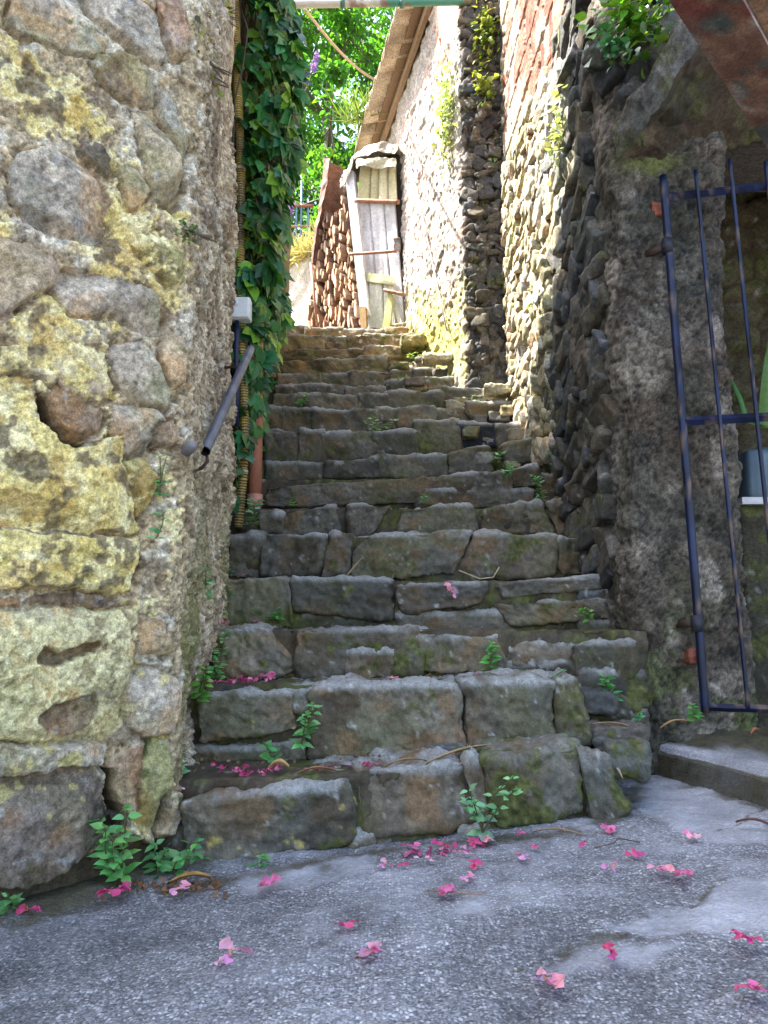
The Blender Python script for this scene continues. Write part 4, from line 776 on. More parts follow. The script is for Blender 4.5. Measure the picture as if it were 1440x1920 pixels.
wallrocks(mb, fpath, Lf + .06, Lf + .40, 2.1, 5.3, (.05, .13), (.04, .12), 33, lambda u, z, rs: cshade(u, z, rs) * 1.25, (.1, .35), .09, .012, .016, .1)
part('wall', mb, M_WALL, FHOUSE)
mb = MB(); a0 = FC_ + FD * 3.0; prism(mb, [(.66, 5.12, 1.5), (4, 5.12, 1.5), (4, 8.2, 1.5), (a0[0] + .05, 8.06, 1.5), (FC_[0] + .05, 5.14, 1.5)], (0, 0, 4.4), (.3, .25, .2)); part('rear_walls', mb, M_WALL, FHOUSE, False)
ez = 5.93; fd = FD / np.linalg.norm(FD); fn = np.array([-fd[1], fd[0]]); 
mb = MB(); q0 = FC_ + fd * .55 ; q1 = FC_ + fd * 2.88; sl_ = .16
prism(mb, [(*(q0 + fn * .14), ez - .03), (*(q1 + fn * .14), ez - .03), (*(q1 - fn * 2.6), ez + 1.0), (*(q0 - fn * 2.6), ez + 1.0)], (0, 0, .03), (.26, .17, .11)); part('roof', mb, M_WOOD, FHOUSE, False)
# fascia strip under the tiles
mb = MB(); prism(mb, [(*(q0 + fn * .02), ez - .12), (*(q1 + fn * .02), ez - .12), (*(q1 + fn * .02), ez - .035), (*(q0 + fn * .02), ez - .035)], (*(fn * .04), 0), (.30, .20, .13)); part('eave_board', mb, M_WOOD, FHOUSE, False)
pitch = .19; ntile = int(2.36 / pitch)
for i in range(ntile):
    c = q0 + fd * (i * pitch); rs = np.random.RandomState(i + 400); mb = MB(); ns, nl = 10, 5; w_ = pitch * 1.14; lift = .0 + .03 * rs.rand(); ov = .28 + .025 * rs.rand()
    V = np.zeros((nl, ns * 2, 3))
    for j in range(nl):
        l = -.15 + j / (nl - 1) * (ov + .15); 
        for m in range(ns):
            f = m / (ns - 1); arc = math.sin(math.pi * f) * .03 - f * .075 + .07; xy = c + fd * (f * w_) + fn * l
            z = ez + lift - l * .30 + arc
            V[j, m] = (*xy, z); V[j, 2 * ns - 1 - m] = (*xy, z + .016)
    V = V + .003 * fbm(V * 20, 2, 401)[..., None]
    idx = np.arange(nl * 2 * ns).reshape(nl, 2 * ns); Q = []
    for j in range(nl - 1):
        for m in range(2 * ns): m2 = (m + 1) % (2 * ns); Q.append((idx[j, m], idx[j, m2], idx[j + 1, m2], idx[j + 1, m]))
    for j in (0, nl - 1):
        for m in range(ns - 1): Q.append((idx[j, m], idx[j, m + 1], idx[j, 2 * ns - 2 - m], idx[j, 2 * ns - 1 - m]))
    cc = np.array([.54, .44, .33]) * rs.uniform(.75, 1.2); mb.add(V.reshape(-1, 3), Q, col=mix(cc, cc * [.6, .55, .5], ss(-.1, .5, fbm(V.reshape(-1, 3) * 9, 3, 402)))); part('roof_tile', mb, M_STONE, FHOUSE)

# ================================================================== STEELWORK AND PIPES
bc = atZ(1414, 150, 1.75); bdir = np.array([.68, .73, 0]); bdir /= np.linalg.norm(bdir); bnear = np.array([bdir[1], -bdir[0], 0])
def beamcol(P):
    c = mix(np.array([.11, .052, .03]), np.array([.17, .095, .058]), ss(-.3, .5, fbm(P * 22, 4, 410))); c = mix(c, np.array([.04, .062, .052]), ss(.1, .25, fbm(P * 10 + 3, 4, 411) + .5 * fbm(P * 40, 3, 416)) * .85)
    c = mix(c, np.array([.10, .022, .015]), ss(.2, .45, fbm(P * 13 + 5, 4, 412)) * .85); return mix(c, np.array([.25, .24, .2]), ss(.5, .6, fbm(P * 30, 3, 413)) * .5)
BEAM = thing('steel_beam', 'rusty steel girder with peeling green paint crossing the top right corner', 'girder', (bc[0], bc[1], 1.75))
def ibar(name, off, z0, wd, ht, s0=-3.0, s1=1.86, tint=None):
    n = 160; mb = MB(); sN = np.linspace(s0, s1, n); nn = max(2, int(max(wd, ht) / .012))
    ring = [(-wd / 2 + wd * k / nn, 0) for k in range(nn)] + [(wd / 2, ht * k / nn) for k in range(nn)] + [(wd / 2 - wd * k / nn, ht) for k in range(nn)] + [(-wd / 2, ht - ht * k / nn) for k in range(nn)]
    ring.append(ring[0]); G = np.array([[bc * [1, 1, 0] + bdir * s + bnear * (off + a) + np.array([0, 0, z0 + b]) for a, b in ring] for s in sN])
    G = G + .0012 * fbm(G * 25, 3, 414)[..., None]; C = beamcol(G)
    if tint is not None: C = mix(C, np.asarray(tint) * (1 + .4 * fbm(G * 15, 3, 415))[..., None], .75)
    grid(G, C, mb); part(name, mb, M_RUST, BEAM, False)
ibar('flange', 0, 1.75, .10, .011); ibar('web', 0, 1.7615, .009, .16, tint=(.022, .04, .04)); ibar('flange', 0, 1.922, .10, .011, tint=(.3, .17, .10))
mb = MB(); pb = bc + bdir * -2.93; tube(mb, [(pb[0], pb[1], -.1), (pb[0], pb[1], 1.748)], .05, 12, (.12, .06, .04)); part('post', mb, M_RUST, BEAM)

mb = MB(); pa = atY(552, 9, 5.0); pbx = np.array([.62, 5.0, pa[2]]); pts = np.linspace([-.87, 5.0, pa[2]], [.66, 5.0, pa[2] + .03], 60); m2 = MB(); tube(m2, pts, .028, 14); V = m2.v[0]
c = mix(np.array([.52, .5, .45]), np.array([.06, .22, .17]), ss(-.12, .02, V[:, 0] + .08 * fbm(V * 9, 3, 420))); c = mix(c, np.array([.2, .1, .06]), ss(.25, .5, fbm(V * 11, 3, 421)) * .8); mb.add(V, np.concatenate(m2.q), np.concatenate(m2.t), c)
PIPE = thing('overhead_pipe', 'green and cream painted pipe spanning the passage at the top edge', 'pipe', (-.1, 5, pa[2])); part('tube', mb, M_PLASTIC, PIPE)
for x in (-.33, .12): mb = MB(); tube(mb, [(x, 5, pa[2] + .012), (x + .035, 5, pa[2] + .013)], .034, 14, (.07, .17, .14)); part('collar', mb, M_PLASTIC, PIPE)

mb = MB(); r0 = atY(572, 18, 4.98); r1 = atY(724, 160, 7.0); tq = np.linspace(0, 1, 40)[:, None]; pts = r0 + (r1 - r0) * tq; pts[:, 2] -= .10 * np.sin(math.pi * tq[:, 0]); tube(mb, pts, .011, 8, (.55, .42, .26)); single('cable', mb, M_PLAIN, 'ochre coloured cable hanging from the overhead pipe to the tile eave', 'cable')
# thin wire down the sunlit wall
mb = MB(); wp = [(757, 268), (775, 330), (800, 440), (825, 560), (838, 620)]; pts = []
for a_, b_ in wp:
    d = ray(a_, b_); nn_ = np.array([1.0, .22, 0]); tt_ = (np.dot(np.array([FC_[0], FC_[1], 0]) - CAM, nn_) / np.dot(d, nn_)) * .985; pts.append(CAM + d * tt_)
tube(mb, pts, .006, 6, (.28, .26, .25)); single('wire', mb, M_PLAIN, 'thin grey wire running down the sunlit plastered wall', 'wire')

# handrail and its iron
HR = thing('handrail', 'grey steel tube handrail fixed to the left stone wall', 'handrail', (-.56, 2.28, 1.15)); h0 = atX(384, 846, -.565); h1_ = atX(470, 655, -.565); hd_ = (h1_ - h0) / np.linalg.norm(h1_ - h0)
mb = MB(); m2 = MB(); pts = np.linspace(h0, h1_, 50); rr_ = np.full(50, .0175); tube(m2, pts, rr_, 20, caps=False); V = m2.v[0]; mb.add(V, np.concatenate(m2.q), col=mix(np.array([.065, .075, .10]), np.array([.115, .125, .15]), ss(-.3, .5, fbm(V * 22, 3, 430))))
pin = h0 + hd_ * .002; tube(mb, np.linspace(h0 + hd_ * .12, h0, 12), .0135, 20, (.02, .015, .013), caps=False); tube(mb, np.linspace(h1_ - hd_ * .01, h1_, 3), .0174, 20, (.1, .1, .12)); tube(mb, [h0 + hd_ * .1, h0 + hd_ * .11], .0136, 20, (.01, .01, .01))
th = np.linspace(0, 2 * math.pi, 21); part('tube', mb, M_PLASTIC, HR)
mb = MB(); b0 = h0 + hd_ * .03 + np.array([0, 0, -.017]); b1 = atX(368, 884, -.6) + [-.02, 0, 0]; tube(mb, [b0, b0 + [.004, .0, -.03], (b0 + b1) / 2 + [.012, 0, -.02], b1], [.005, .006, .006, .007], 8, (.05, .035, .03)); part('bracket', mb, M_RUST, HR)
h2 = h0 + (h1_ - h0) * .93; mb = MB(); tube(mb, [h2 + [0, 0, -.016], h2 + [-.03, 0, -.05], h2 + [-.14, 0, -.06]], .006, 8, (.05, .035, .03)); part('bracket', mb, M_RUST, HR)
mb = MB(); s0 = onP(349, 847, [LC[0], LC[1], 0], [LN[0], LN[1], 0]); dirs = np.array([.62, -.75, .25]); tube(mb, [s0 - dirs * .06, s0 + dirs * .035, s0 + dirs * .05, s0 + dirs * .055], [.016, .0165, .013, .005], 16, (.17, .16, .17)); single('pipe_stub', mb, M_PLASTIC, 'short grey capped pipe end poking from the wall corner near the handrail', 'pipe')

# corrugated conduit, clay downpipe, junction box
mb = MB(); ck = [(441, -40, 3.52), (444, 120, 3.52), (452, 330, 3.5), (450, 520, 3.5), (456, 700, 3.52), (459, 800, 3.52), (455, 900, 3.54), (447, 988, 3.56)]; kp = np.array([atY(a_, b_, c_ - .06) for a_, b_, c_ in ck]); zf = np.linspace(kp[0, 2], kp[-1, 2], 900); kp2 = np.stack([np.interp(zf[::-1], kp[::-1, 2], kp[::-1, i]) for i in range(3)], -1)
for _ in range(40): kp2[1:-1] = (kp2[:-2] + 2 * kp2[1:-1] + kp2[2:]) / 4
rad = .0195 + .0028 * np.sign(np.sin(kp2[:, 2] * 2 * math.pi / .0135)); m2 = MB(); tube(m2, kp2, rad, 12); V = m2.v[0]; dip = np.repeat(np.concatenate([np.sin(kp2[:, 2] * 2 * math.pi / .0135) < 0]), 12); dip = np.concatenate([dip, [False, False]])
c = mix(np.array([.58, .41, .10]), np.array([.46, .33, .11]), ss(-.3, .4, fbm(V * 9, 3, 440))); c[dip] *= .35; c = mix(c, np.array([.12, .10, .06]), ss(.2, .6, fbm(V * 6 + 3, 3, 441)) * .7); mb.add(V, np.concatenate(m2.q), np.concatenate(m2.t), c)
CND = thing('conduit', 'yellow corrugated conduit running up beside the creeper', 'conduit', kp[-1]); part('hose', mb, M_PLASTIC, CND, False)
for f in (.09, .36, .62): i = int(f * 899); mb = MB(); tube(mb, [kp2[i], kp2[i] + [0, 0, .012]], .0245, 14, (.5, .48, .44)); part('clip', mb, M_PLASTIC, CND)
mb = MB(); dp = [atY(478, 600, 3.86), atY(480, 800, 3.86), atY(478, 938, 3.86)]; dp[0][:2] = dp[1][:2] + [-.01, 0]; tube(mb, dp, .036, 20, (.44, .17, .10))
DP = thing('downpipe', 'terracotta downpipe with white foot half hidden by creeper leaves', 'downpipe', atY(476, 990, 3.86)); part('clay_pipe', mb, M_PLAIN, DP)
mb = MB(); tube(mb, [dp[2] + [0, 0, .03], dp[2] + [0, 0, -.035]], .0415, 20, (.52, .24, .18)); part('collar', mb, M_PLAIN, DP)
mb = MB(); tube(mb, [dp[2] + [0, 0, -.03], atY(472, 1002, 3.86)], .034, 20, (.55, .53, .5)); part('plastic_foot', mb, M_PLAIN, DP)
jb = atY(453, 582, 3.33); JB = thing('junction_box', 'small white electrical junction box at the end of the left wall', 'junction box', jb)
Pv, Q = rock(jb, (.088, .06, .106), .005, 3, .16, 0, 0, fine=0); mb = MB(); mb.add(Pv, Q, col=(.62, .63, .62)); part('box', mb, M_PLASTIC, JB)
Pv, Q = rock(jb + [.0, -.0335, 0], (.08, .014, .098), .005, 3, .3, 0, 0, fine=0); mb = MB(); mb.add(Pv, Q, col=(.66, .67, .66)); part('lid', mb, M_PLASTIC, JB)
mb = MB(); tube(mb, [jb + [-.02, -.0405, .02], jb + [-.02, -.0425, .02]], .014, 20, (.58, .59, .58)); part('knockout', mb, M_PLASTIC, JB)
mb = MB(); cpts = [jb + [-.02, 0, -.05], jb + [-.022, .01, -.2], jb + [-.016, .03, -.38], jb + [-.02, .06, -.55]]; tube(mb, cpts, .011, 10, (.012, .02, .06)); single('power_cable', mb, M_PLASTIC, 'dark blue cable dropping from the white junction box', 'cable')
# ================================================================== WOOD STORE (shed) at the top of the stairs
SP = atY(757, 616, 6.72); SN = np.array([-.42, -.907, 0]); SH = np.array([-.907, .42, 0])   # front plane through its right foot
SHED = thing('wood_store', 'narrow crooked wood store with whitewashed board door at the stair top', 'shed', (SP[0] - .2, SP[1] + .3, SP[2]))
def sp(px, py, off=0.): return onP(px, py, SP + SN * off, SN)
def slab(name, pl, th, off, mat, c0, c1, dens=.012, par=SHED, cuts=(), amp=.004, scale=(30, 30, 4)):
    """board panel: outline on the front plane, gridded, with plank joints, given real thickness"""
    pts = np.array([sp(a, b, off) for a, b in pl]); q = pts
    nu = max(4, int(np.linalg.norm(q[1] - q[0]) / dens)); nv = max(4, int(np.linalg.norm(q[3] - q[0]) / dens)); a, b = np.meshgrid(np.linspace(0, 1, nu), np.linspace(0, 1, nv)); a, b = a[..., None], b[..., None]
    G = (q[0] * (1 - a) + q[1] * a) * (1 - b) + (q[3] * (1 - a) + q[2] * a) * b
    nz = fbm(G * np.array(scale), 4, 500 + len(name)); n2 = fbm(G * 6, 3, 501)
    C = mix(np.array(c0), np.array(c1), ss(-.3, .5, nz * .6 + n2 * .6)); D = np.zeros(G.shape[:2])
    for cx in cuts: g_ = np.exp(-((a[..., 0] - cx - .006 * n2) / .018) ** 2); D = D - .012 * g_; C = mix(C, np.array([.06, .045, .03]), g_ * .8)
    F = G + SN * (D + amp * nz)[..., None]; Bk = G - SN * th
    mb = MB(); grid(F, C, mb); grid(Bk, C * .8, mb)
    for e in (np.s_[0, :], np.s_[-1, :], np.s_[:, 0], np.s_[:, -1]):
        f, k = F[e], Bk[e]; grid(np.stack([f, k]), np.stack([C[e], C[e]]), mb)
    return part(name, mb, mat, par)
WW0, WW1 = (.50, .48, .47), (.64, .63, .62)
slab('door_boards', [(668, 372), (739, 374), (759, 617), (690, 618)], .03, 0, M_WOOD, WW0, WW1, cuts=(.33, .72))
slab('door_boards', [(692, 512), (738, 520), (741, 618), (694, 618)], .015, .028, M_WOOD, (.45, .44, .36), (.58, .57, .48), cuts=(.55,))
slab('cross_board', [(678, 509), (738, 518), (738, 534), (679, 526)], .02, .055, M_WOOD, (.36, .36, .18), (.5, .49, .3))
slab('upper_panel', [(676, 302), (741, 304), (744, 380), (670, 374)], .02, .05, M_WOOD, (.36, .32, .16), (.52, .46, .28), cuts=(.32, .52, .78))
slab('post', [(646, 318), (662, 320), (692, 590), (676, 592)], .07, .07, M_WOOD, (.55, .53, .53), (.66, .65, .65))
slab('post_foot', [(673, 575), (685, 575), (687, 618), (677, 618)], .04, .11, M_WOOD, (.30, .19, .08), (.4, .26, .12))
slab('brace', [(728, 545), (736, 552), (731, 618), (716, 618)], .03, .10, M_WOOD, (.33, .33, .10), (.46, .45, .2))
slab('brace', [(733, 556), (739, 556), (757, 616), (748, 616)], .025, .08, M_WOOD, (.4, .39, .3), (.5, .48, .4))
for a, b, w in (((667, 376), (748, 379), .022), ((655, 477), (743, 471), .016), ((720, 544), (757, 552), .018)):
    mb = MB(); p0, p1 = sp(*a, .12), sp(*b, .12); pts = np.linspace(p0, p1, 14); m2 = MB(); tube(m2, pts, w, 8); V = m2.v[0] + .003 * fbm(m2.v[0] * 20, 2, 505)[:, None]; mb.add(V, np.concatenate(m2.q), np.concatenate(m2.t), (.24, .11, .06)); part('iron_strap', mb, M_RUST, SHED)
# stone let into the right side, canvas over the top, back and side boards
mb = MB(); p = sp(744, 462, -.03); Pv, Q = rock(p, (.07, .1, .14), .012, 3, .3); mb.add(Pv, Q, col=stone_col(Pv, (.3, .26, .22), 2, moss=-1)); part('wedge_stone', mb, M_STONE, SHED)
mb = MB(); tl, tr_ = sp(640, 316, .12), sp(742, 284, .12); a, b = np.meshgrid(np.linspace(0, 1, 46), np.linspace(0, 1, 60)); 
G = tl + (tr_ - tl) * a[..., None]; arc = np.clip(b, 0, 1); back = ss(.0, 1, b)
G = G + (-SN) * (back * 1.2)[..., None] + np.array([0, 0, 1]) * (.20 * np.sin(math.pi * np.clip(a * 1.0, 0, 1)) * .35 + .10 * ss(0, .12, b) - .05 * ss(.3, 1, b) - .16 * ss(.25, 0, a) * ss(.5, 0, b))[..., None]
G = G + .035 * np.stack([fbm(G * 5 + 7 * i, 4, 510) for i in range(3)], -1) + .012 * np.stack([fbm(G * 18 + 7 * i, 3, 511) for i in range(3)], -1)
C = mix(np.array([.55, .51, .42]), np.array([.30, .26, .20]), ss(.1, .5, fbm(G * 7, 4, 512))); grid(G, C, mb); grid(G - [0, 0, .02], C * .7, mb)
for e in (np.s_[0, :], np.s_[-1, :], np.s_[:, 0], np.s_[:, -1]): grid(np.stack([G[e], G[e] - [0, 0, .02]]), np.stack([C[e], C[e]]), mb)
part('canvas_cover', mb, M_STONE, SHED)
mb = MB(); tl2 = sp(668, 296, .14); G = tl2 + (sp(742, 296, .14) - tl2) * a[..., None] + np.array([0, 0, -.10]) * b[..., None] + SN * (.03 * np.sin(9 * a) * b)[..., None]; G = G + .012 * np.stack([fbm(G * 12 + 5 * i, 3, 513) for i in range(3)], -1); C = mix(np.array([.42, .38, .27]), np.array([.28, .24, .17]), ss(0, .5, fbm(G * 9, 3, 514))); grid(G, C, mb); grid(G - SN * .015, C, mb); part('canvas_flap', mb, M_STONE, SHED)
mb = MB(); f0, f1 = sp(672, 612, -.05), sp(757, 612, -.05); prism(mb, [f0, f1, f1 - SN * 1.1, f0 - SN * 1.1], (0, 0, 1.8), (.05, .04, .03)); part('inner_boards', mb, M_WOOD, SHED, False)

# stack of split logs, the ends turned to the passage
LP = np.array([(598, 452), (612, 412), (648, 372), (657, 430), (664, 520), (672, 616), (578, 612), (584, 545), (592, 490)], float)
LN_ = np.array([-.74, -.67, 0]); LN_ /= np.linalg.norm(LN_); LHh = np.array([LN_[1], -LN_[0], 0]); l0 = sp(668, 560, -.02)
def lp(px, py): return onP(px, py, l0, LN_)
poly3 = np.array([lp(*p) for p in LP]); pu = (poly3 - l0) @ LHh; pz = poly3[:, 2]
protos = []
for k in range(9):
    rs = np.random.RandomState(600 + k); n = rs.randint(4, 7); an = np.sort(rs.rand(n) * 6.28 * .9 + np.linspace(0, 2, n) * .2); rx, rz = rs.uniform(.014, .026), rs.uniform(.04, .085)
    base_ = np.array([[math.cos(t_) * rx * rs.uniform(.7, 1.1), 0, math.sin(t_) * rz * rs.uniform(.8, 1.15)] for t_ in np.linspace(0, 6.28, n + 1)[:-1] + rs.rand() * 2])
    mb = MB(); rgs = []; Ld = rs.uniform(.30, .36)
    for j, y in enumerate((0, .003, .12, .24, Ld)): rgs.append(base_ * (.93 if j == 0 else 1 + .06 * rs.randn()) + [0, y, 0] + rs.randn(3) * .002)
    V = np.concatenate(rgs + [base_.mean(0)[None], base_.mean(0)[None] + [0, Ld, 0]]); Q = [(i * n + m, i * n + (m + 1) % n, (i + 1) * n + (m + 1) % n, (i + 1) * n + m) for i in range(4) for m in range(n)]; T = [((m + 1) % n, m, 5 * n) for m in range(n)] + [(4 * n + m, 4 * n + (m + 1) % n, 5 * n + 1) for m in range(n)]
    tone = [(.46, .27, .15), (.38, .22, .13), (.55, .37, .22), (.28, .17, .11), (.58, .42, .28)][k % 5]; C = np.tile(tone, (len(V), 1)); C[n:5 * n] *= np.array([.6, .6, .65]); C[5 * n] = np.array(tone) * 1.15
    mb.add(V, Q, T, C); protos.append(mb.mesh('firewood_log', M_WOOD, (0, 0, 0), False))
rng = np.random.RandomState(77); nlog = 0; z = pz.min()
ang = math.atan2(-LN_[1], -LN_[0]) - math.pi / 2
while z < pz.max():
    u = pu.min() + rng.rand() * .03
    while u < pu.max():
        uu, zz = u + rng.randn() * .006, z + rng.randn() * .022
        if polydist(np.array([uu]), np.array([zz]), np.stack([pu, pz], 1))[0] > -.012 and nlog < 290:
            o = bpy.data.objects.new('firewood_log', protos[rng.randint(9)]); COL.objects.link(o); nlog += 1
            o.location = l0 + LHh * uu + np.array([0, 0, zz - l0[2]]) + LN_ * rng.uniform(-.03, .06); o.rotation_euler = (rng.randn() * .05, rng.randn() * .2, ang + rng.randn() * .10); s_ = rng.uniform(.85, 1.12); o.scale = (s_, 1, s_)
            setp(o, 'reddish brown split log stacked in the firewood pile beside the shed', 'firewood', 'split logs stacked beside the wood store')
        u += .046
    z += .098
# near-black sheet behind the log ends, painting in the shade of the gaps
mb = MB(); bq = [l0 + LHh * a_ - LN_ * .36 + np.array([0, 0, b_ - l0[2]]) for a_, b_ in ((pu.min() + .0, pz.min() - .05), (pu.max() - .02, pz.min() - .05), (pu.max() - .06, pz.max() - .35), ((pu.min() + pu.max()) / 2, pz.max() - .15), (pu.min() + .0, pz.max() - .1))]; prism(mb, bq, -LN_ * .04, (.03, .022, .016)); part('gap_shade_sheet', mb, M_WOOD, SHED, False)
# rusty curved sheet over the pile
edge = [(632, 304, 621, 304), (627, 350, 617, 352), (616, 402, 608, 414), (606, 450, 601, 455), (600, 500, 597, 500)]
A_ = np.array([lp(a_, b_) for a_, b_, _, _ in edge]) + LN_ * .10; B_ = np.array([lp(c_, d_) for _, _, c_, d_ in edge]) + LN_ * .10; tt = np.linspace(0, 4, 60); Ai = np.stack([np.interp(tt, range(5), A_[:, i]) for i in range(3)], -1); Bi = np.stack([np.interp(tt, range(5), B_[:, i]) for i in range(3)], -1)
G = np.stack([Ai * (1 - f) + Bi * f + LHh * 0 for f in np.linspace(0, 1, 10)] + [Bi * (1 - f) + (Bi - LN_ * .45) * f for f in np.linspace(.1, 1, 8)], 1); G = G + .008 * np.stack([fbm(G * 14 + i, 3, 520) for i in range(3)], -1)
mb = MB(); grid(G, mix(np.array([.20, .085, .05]), np.array([.12, .055, .035]), ss(-.2, .4, fbm(G * 10, 4, 521))), mb); part('rusty_sheet', mb, M_RUST, SHED)
mb = MB(); tube(mb, [lp(600, 500) + LN_ * .12, lp(606, 560) + LN_ * .12, lp(612, 616) + LN_ * .12], .014, 8, (.30, .13, .09)); part('iron_rod', mb, M_RUST, SHED)
for px, py, s_ in ((651, 330, .07), (646, 345, .09), (652, 358, .08)): mb = MB(); Pv, Q = rock(sp(px, py, -.1), (s_, .12, .06), .015, px, .2); mb.add(Pv, Q, col=stone_col(Pv, (.2, .17, .14), px, moss=-1)); part('stone_packing', mb, M_STONE, SHED)

# low plastered wall and fence in the garden behind
mb = MB(); w0 = atY(548, 620, 8.6); w1 = atY(640, 620, 8.2); wt = atY(560, 468, 8.6)[2]
xs = np.linspace(0, 1, 60); zs = np.linspace(3.0, wt, 70); A2, Z2 = np.meshgrid(xs, zs); wa = np.array([-1.45, 9.05]); wb = np.array([-.2, 8.1])
G = np.stack([wa[0] + (wb[0] - wa[0]) * A2, wa[1] + (wb[1] - wa[1]) * A2, Z2], -1); G[..., 1] += .03 * fbm(G * 4, 4, 530) + .01 * fbm(G * 20, 3, 531); C = mix(np.array([.46, .40, .33]), np.array([.58, .53, .46]), ss(-.3, .4, fbm(G * 6, 4, 532))); C = mix(C, np.array([.3, .25, .17]), ss(.1, .5, fbm(G * [3, 3, 9], 3, 533)) * .6)
grid(G, C, mb); prism(mb, [(wa[0], wa[1] + .05, 3), (wb[0], wb[1] + .05, 3), (wb[0] + .2, wb[1] + .35, 3), (wa[0] - .02, wa[1] + .35, 3)], (0, 0, wt - 3.02), (.4, .35, .28)); single('plastered_wall', mb, M_WALL, 'pale rough plastered garden wall with dry grass on top behind the stairs', 'wall')
FEN = thing('wire_fence', 'thin metal post and rail fence above the pale garden wall', 'fence', (-1.3, 10.2, 3.6))
for px, y0, y1 in ((566, 340, 470), (578, 385, 450), (538, 345, 470), (556, 380, 470)):
    p1_ = atY(px, y0, 10.2); mb = MB(); tube(mb, [p1_ * [1, 1, 0] + [0, 0, 3.5], p1_], .018, 8, (.04, .09, .12)); part('post', mb, M_PLASTIC, FEN)
for y, cc, r_ in ((386, (.28, .11, .06), .028), (424, (.4, .24, .13), .02)): p1_ = atY(500, y + 1, 10.2); p2_ = atY(588, y, 10.2); mb = MB(); tube(mb, np.linspace(p1_, p2_, 6), r_, 8, cc); part('rail', mb, M_RUST, FEN)
mb = MB()
for i in range(16):
    z_ = 4.9 + i * .09; tube(mb, [(-2.2, 10.22, z_), (-.95, 10.22, z_)], .0035, 4, (.35, .38, .38), False)
for i in range(14):
    x_ = -2.2 + i * .096; tube(mb, [(x_, 10.22, 4.6), (x_, 10.22, 6.3)], .0035, 4, (.35, .38, .38), False)
part('wire_mesh', mb, M_PLASTIC, FEN)

# ================================================================== VEGETATION
def leaf_tpl(l, wd, fold=.25, curl=.15, prof=((0, 0), (.12, .55), (.32, 1), (.58, .82), (.82, .38), (1, 0)), serr=0.):
    V = []; Q = []; T = []; ids = []
    for k, (t_, ww) in enumerate(prof):
        z_ = -curl * l * t_ * t_
        if ww == 0: ids.append((len(V),)); V.append((0, t_ * l, z_))
        else:
            x_ = ww * wd / 2; i0 = len(V); V += [(-x_, t_ * l - serr * l, z_ + fold * x_), (0, t_ * l, z_), (x_, t_ * l - serr * l, z_ + fold * x_)]; ids.append((i0, i0 + 1, i0 + 2))
    for a_, b_ in zip(ids[:-1], ids[1:]):
        if len(a_) == 1: T += [(a_[0], b_[1], b_[0]), (a_[0], b_[2], b_[1])]
        elif len(b_) == 1: T += [(a_[0], a_[1], b_[0]), (a_[1], a_[2], b_[0])]
        else: Q += [(a_[0], a_[1], b_[1], b_[0]), (a_[1], a_[2], b_[2], b_[1])]
    return np.array(V), np.array(Q).reshape(-1, 4), np.array(T).reshape(-1, 3)
def orient(d, n):
    d = np.asarray(d, float); d = d / np.linalg.norm(d); n = np.asarray(n, float); n = n - d * (n @ d)
    if np.linalg.norm(n) < 1e-6: n = np.cross(d, [1, 0, 0])
    n /= np.linalg.norm(n); return np.stack([np.cross(d, n), d, n], 1)
def put(mb, tpl, p, d, n, s=1., col=(.1, .2, .05)): V, Q, T = tpl; mb.add((V * s) @ orient(d, n).T + np.asarray(p), Q, T, col)
def puts(mb, tpl, P, D, N, S, Cc):
    """many copies of a leaf at once"""
    V, Q, T = tpl; P, D, N = [np.asarray(x, float) for x in (P, D, N)]; D = D / (np.linalg.norm(D, axis=1, keepdims=True) + 1e-9); N = N - D * (N * D).sum(1, keepdims=True); N = N / (np.linalg.norm(N, axis=1, keepdims=True) + 1e-9); X_ = np.cross(D, N)
    W = P[:, None] + S[:, None, None] * (V[None, :, 0, None] * X_[:, None] + V[None, :, 1, None] * D[:, None] + V[None, :, 2, None] * N[:, None]); n, m = W.shape[:2]; off = (np.arange(n) * m)[:, None, None]
    mb.add(W.reshape(-1, 3), (Q[None] + off).reshape(-1, 4), (T[None] + off).reshape(-1, 3), np.repeat(Cc, m, 0))
def rgb(n, rs, base_, var=.3, hue=.15): return np.clip(np.array(base_) * (1 + var * rs.randn(n, 1)) * (1 + hue * rs.randn(n, 3) * [1, .35, 1]), .004, .9)

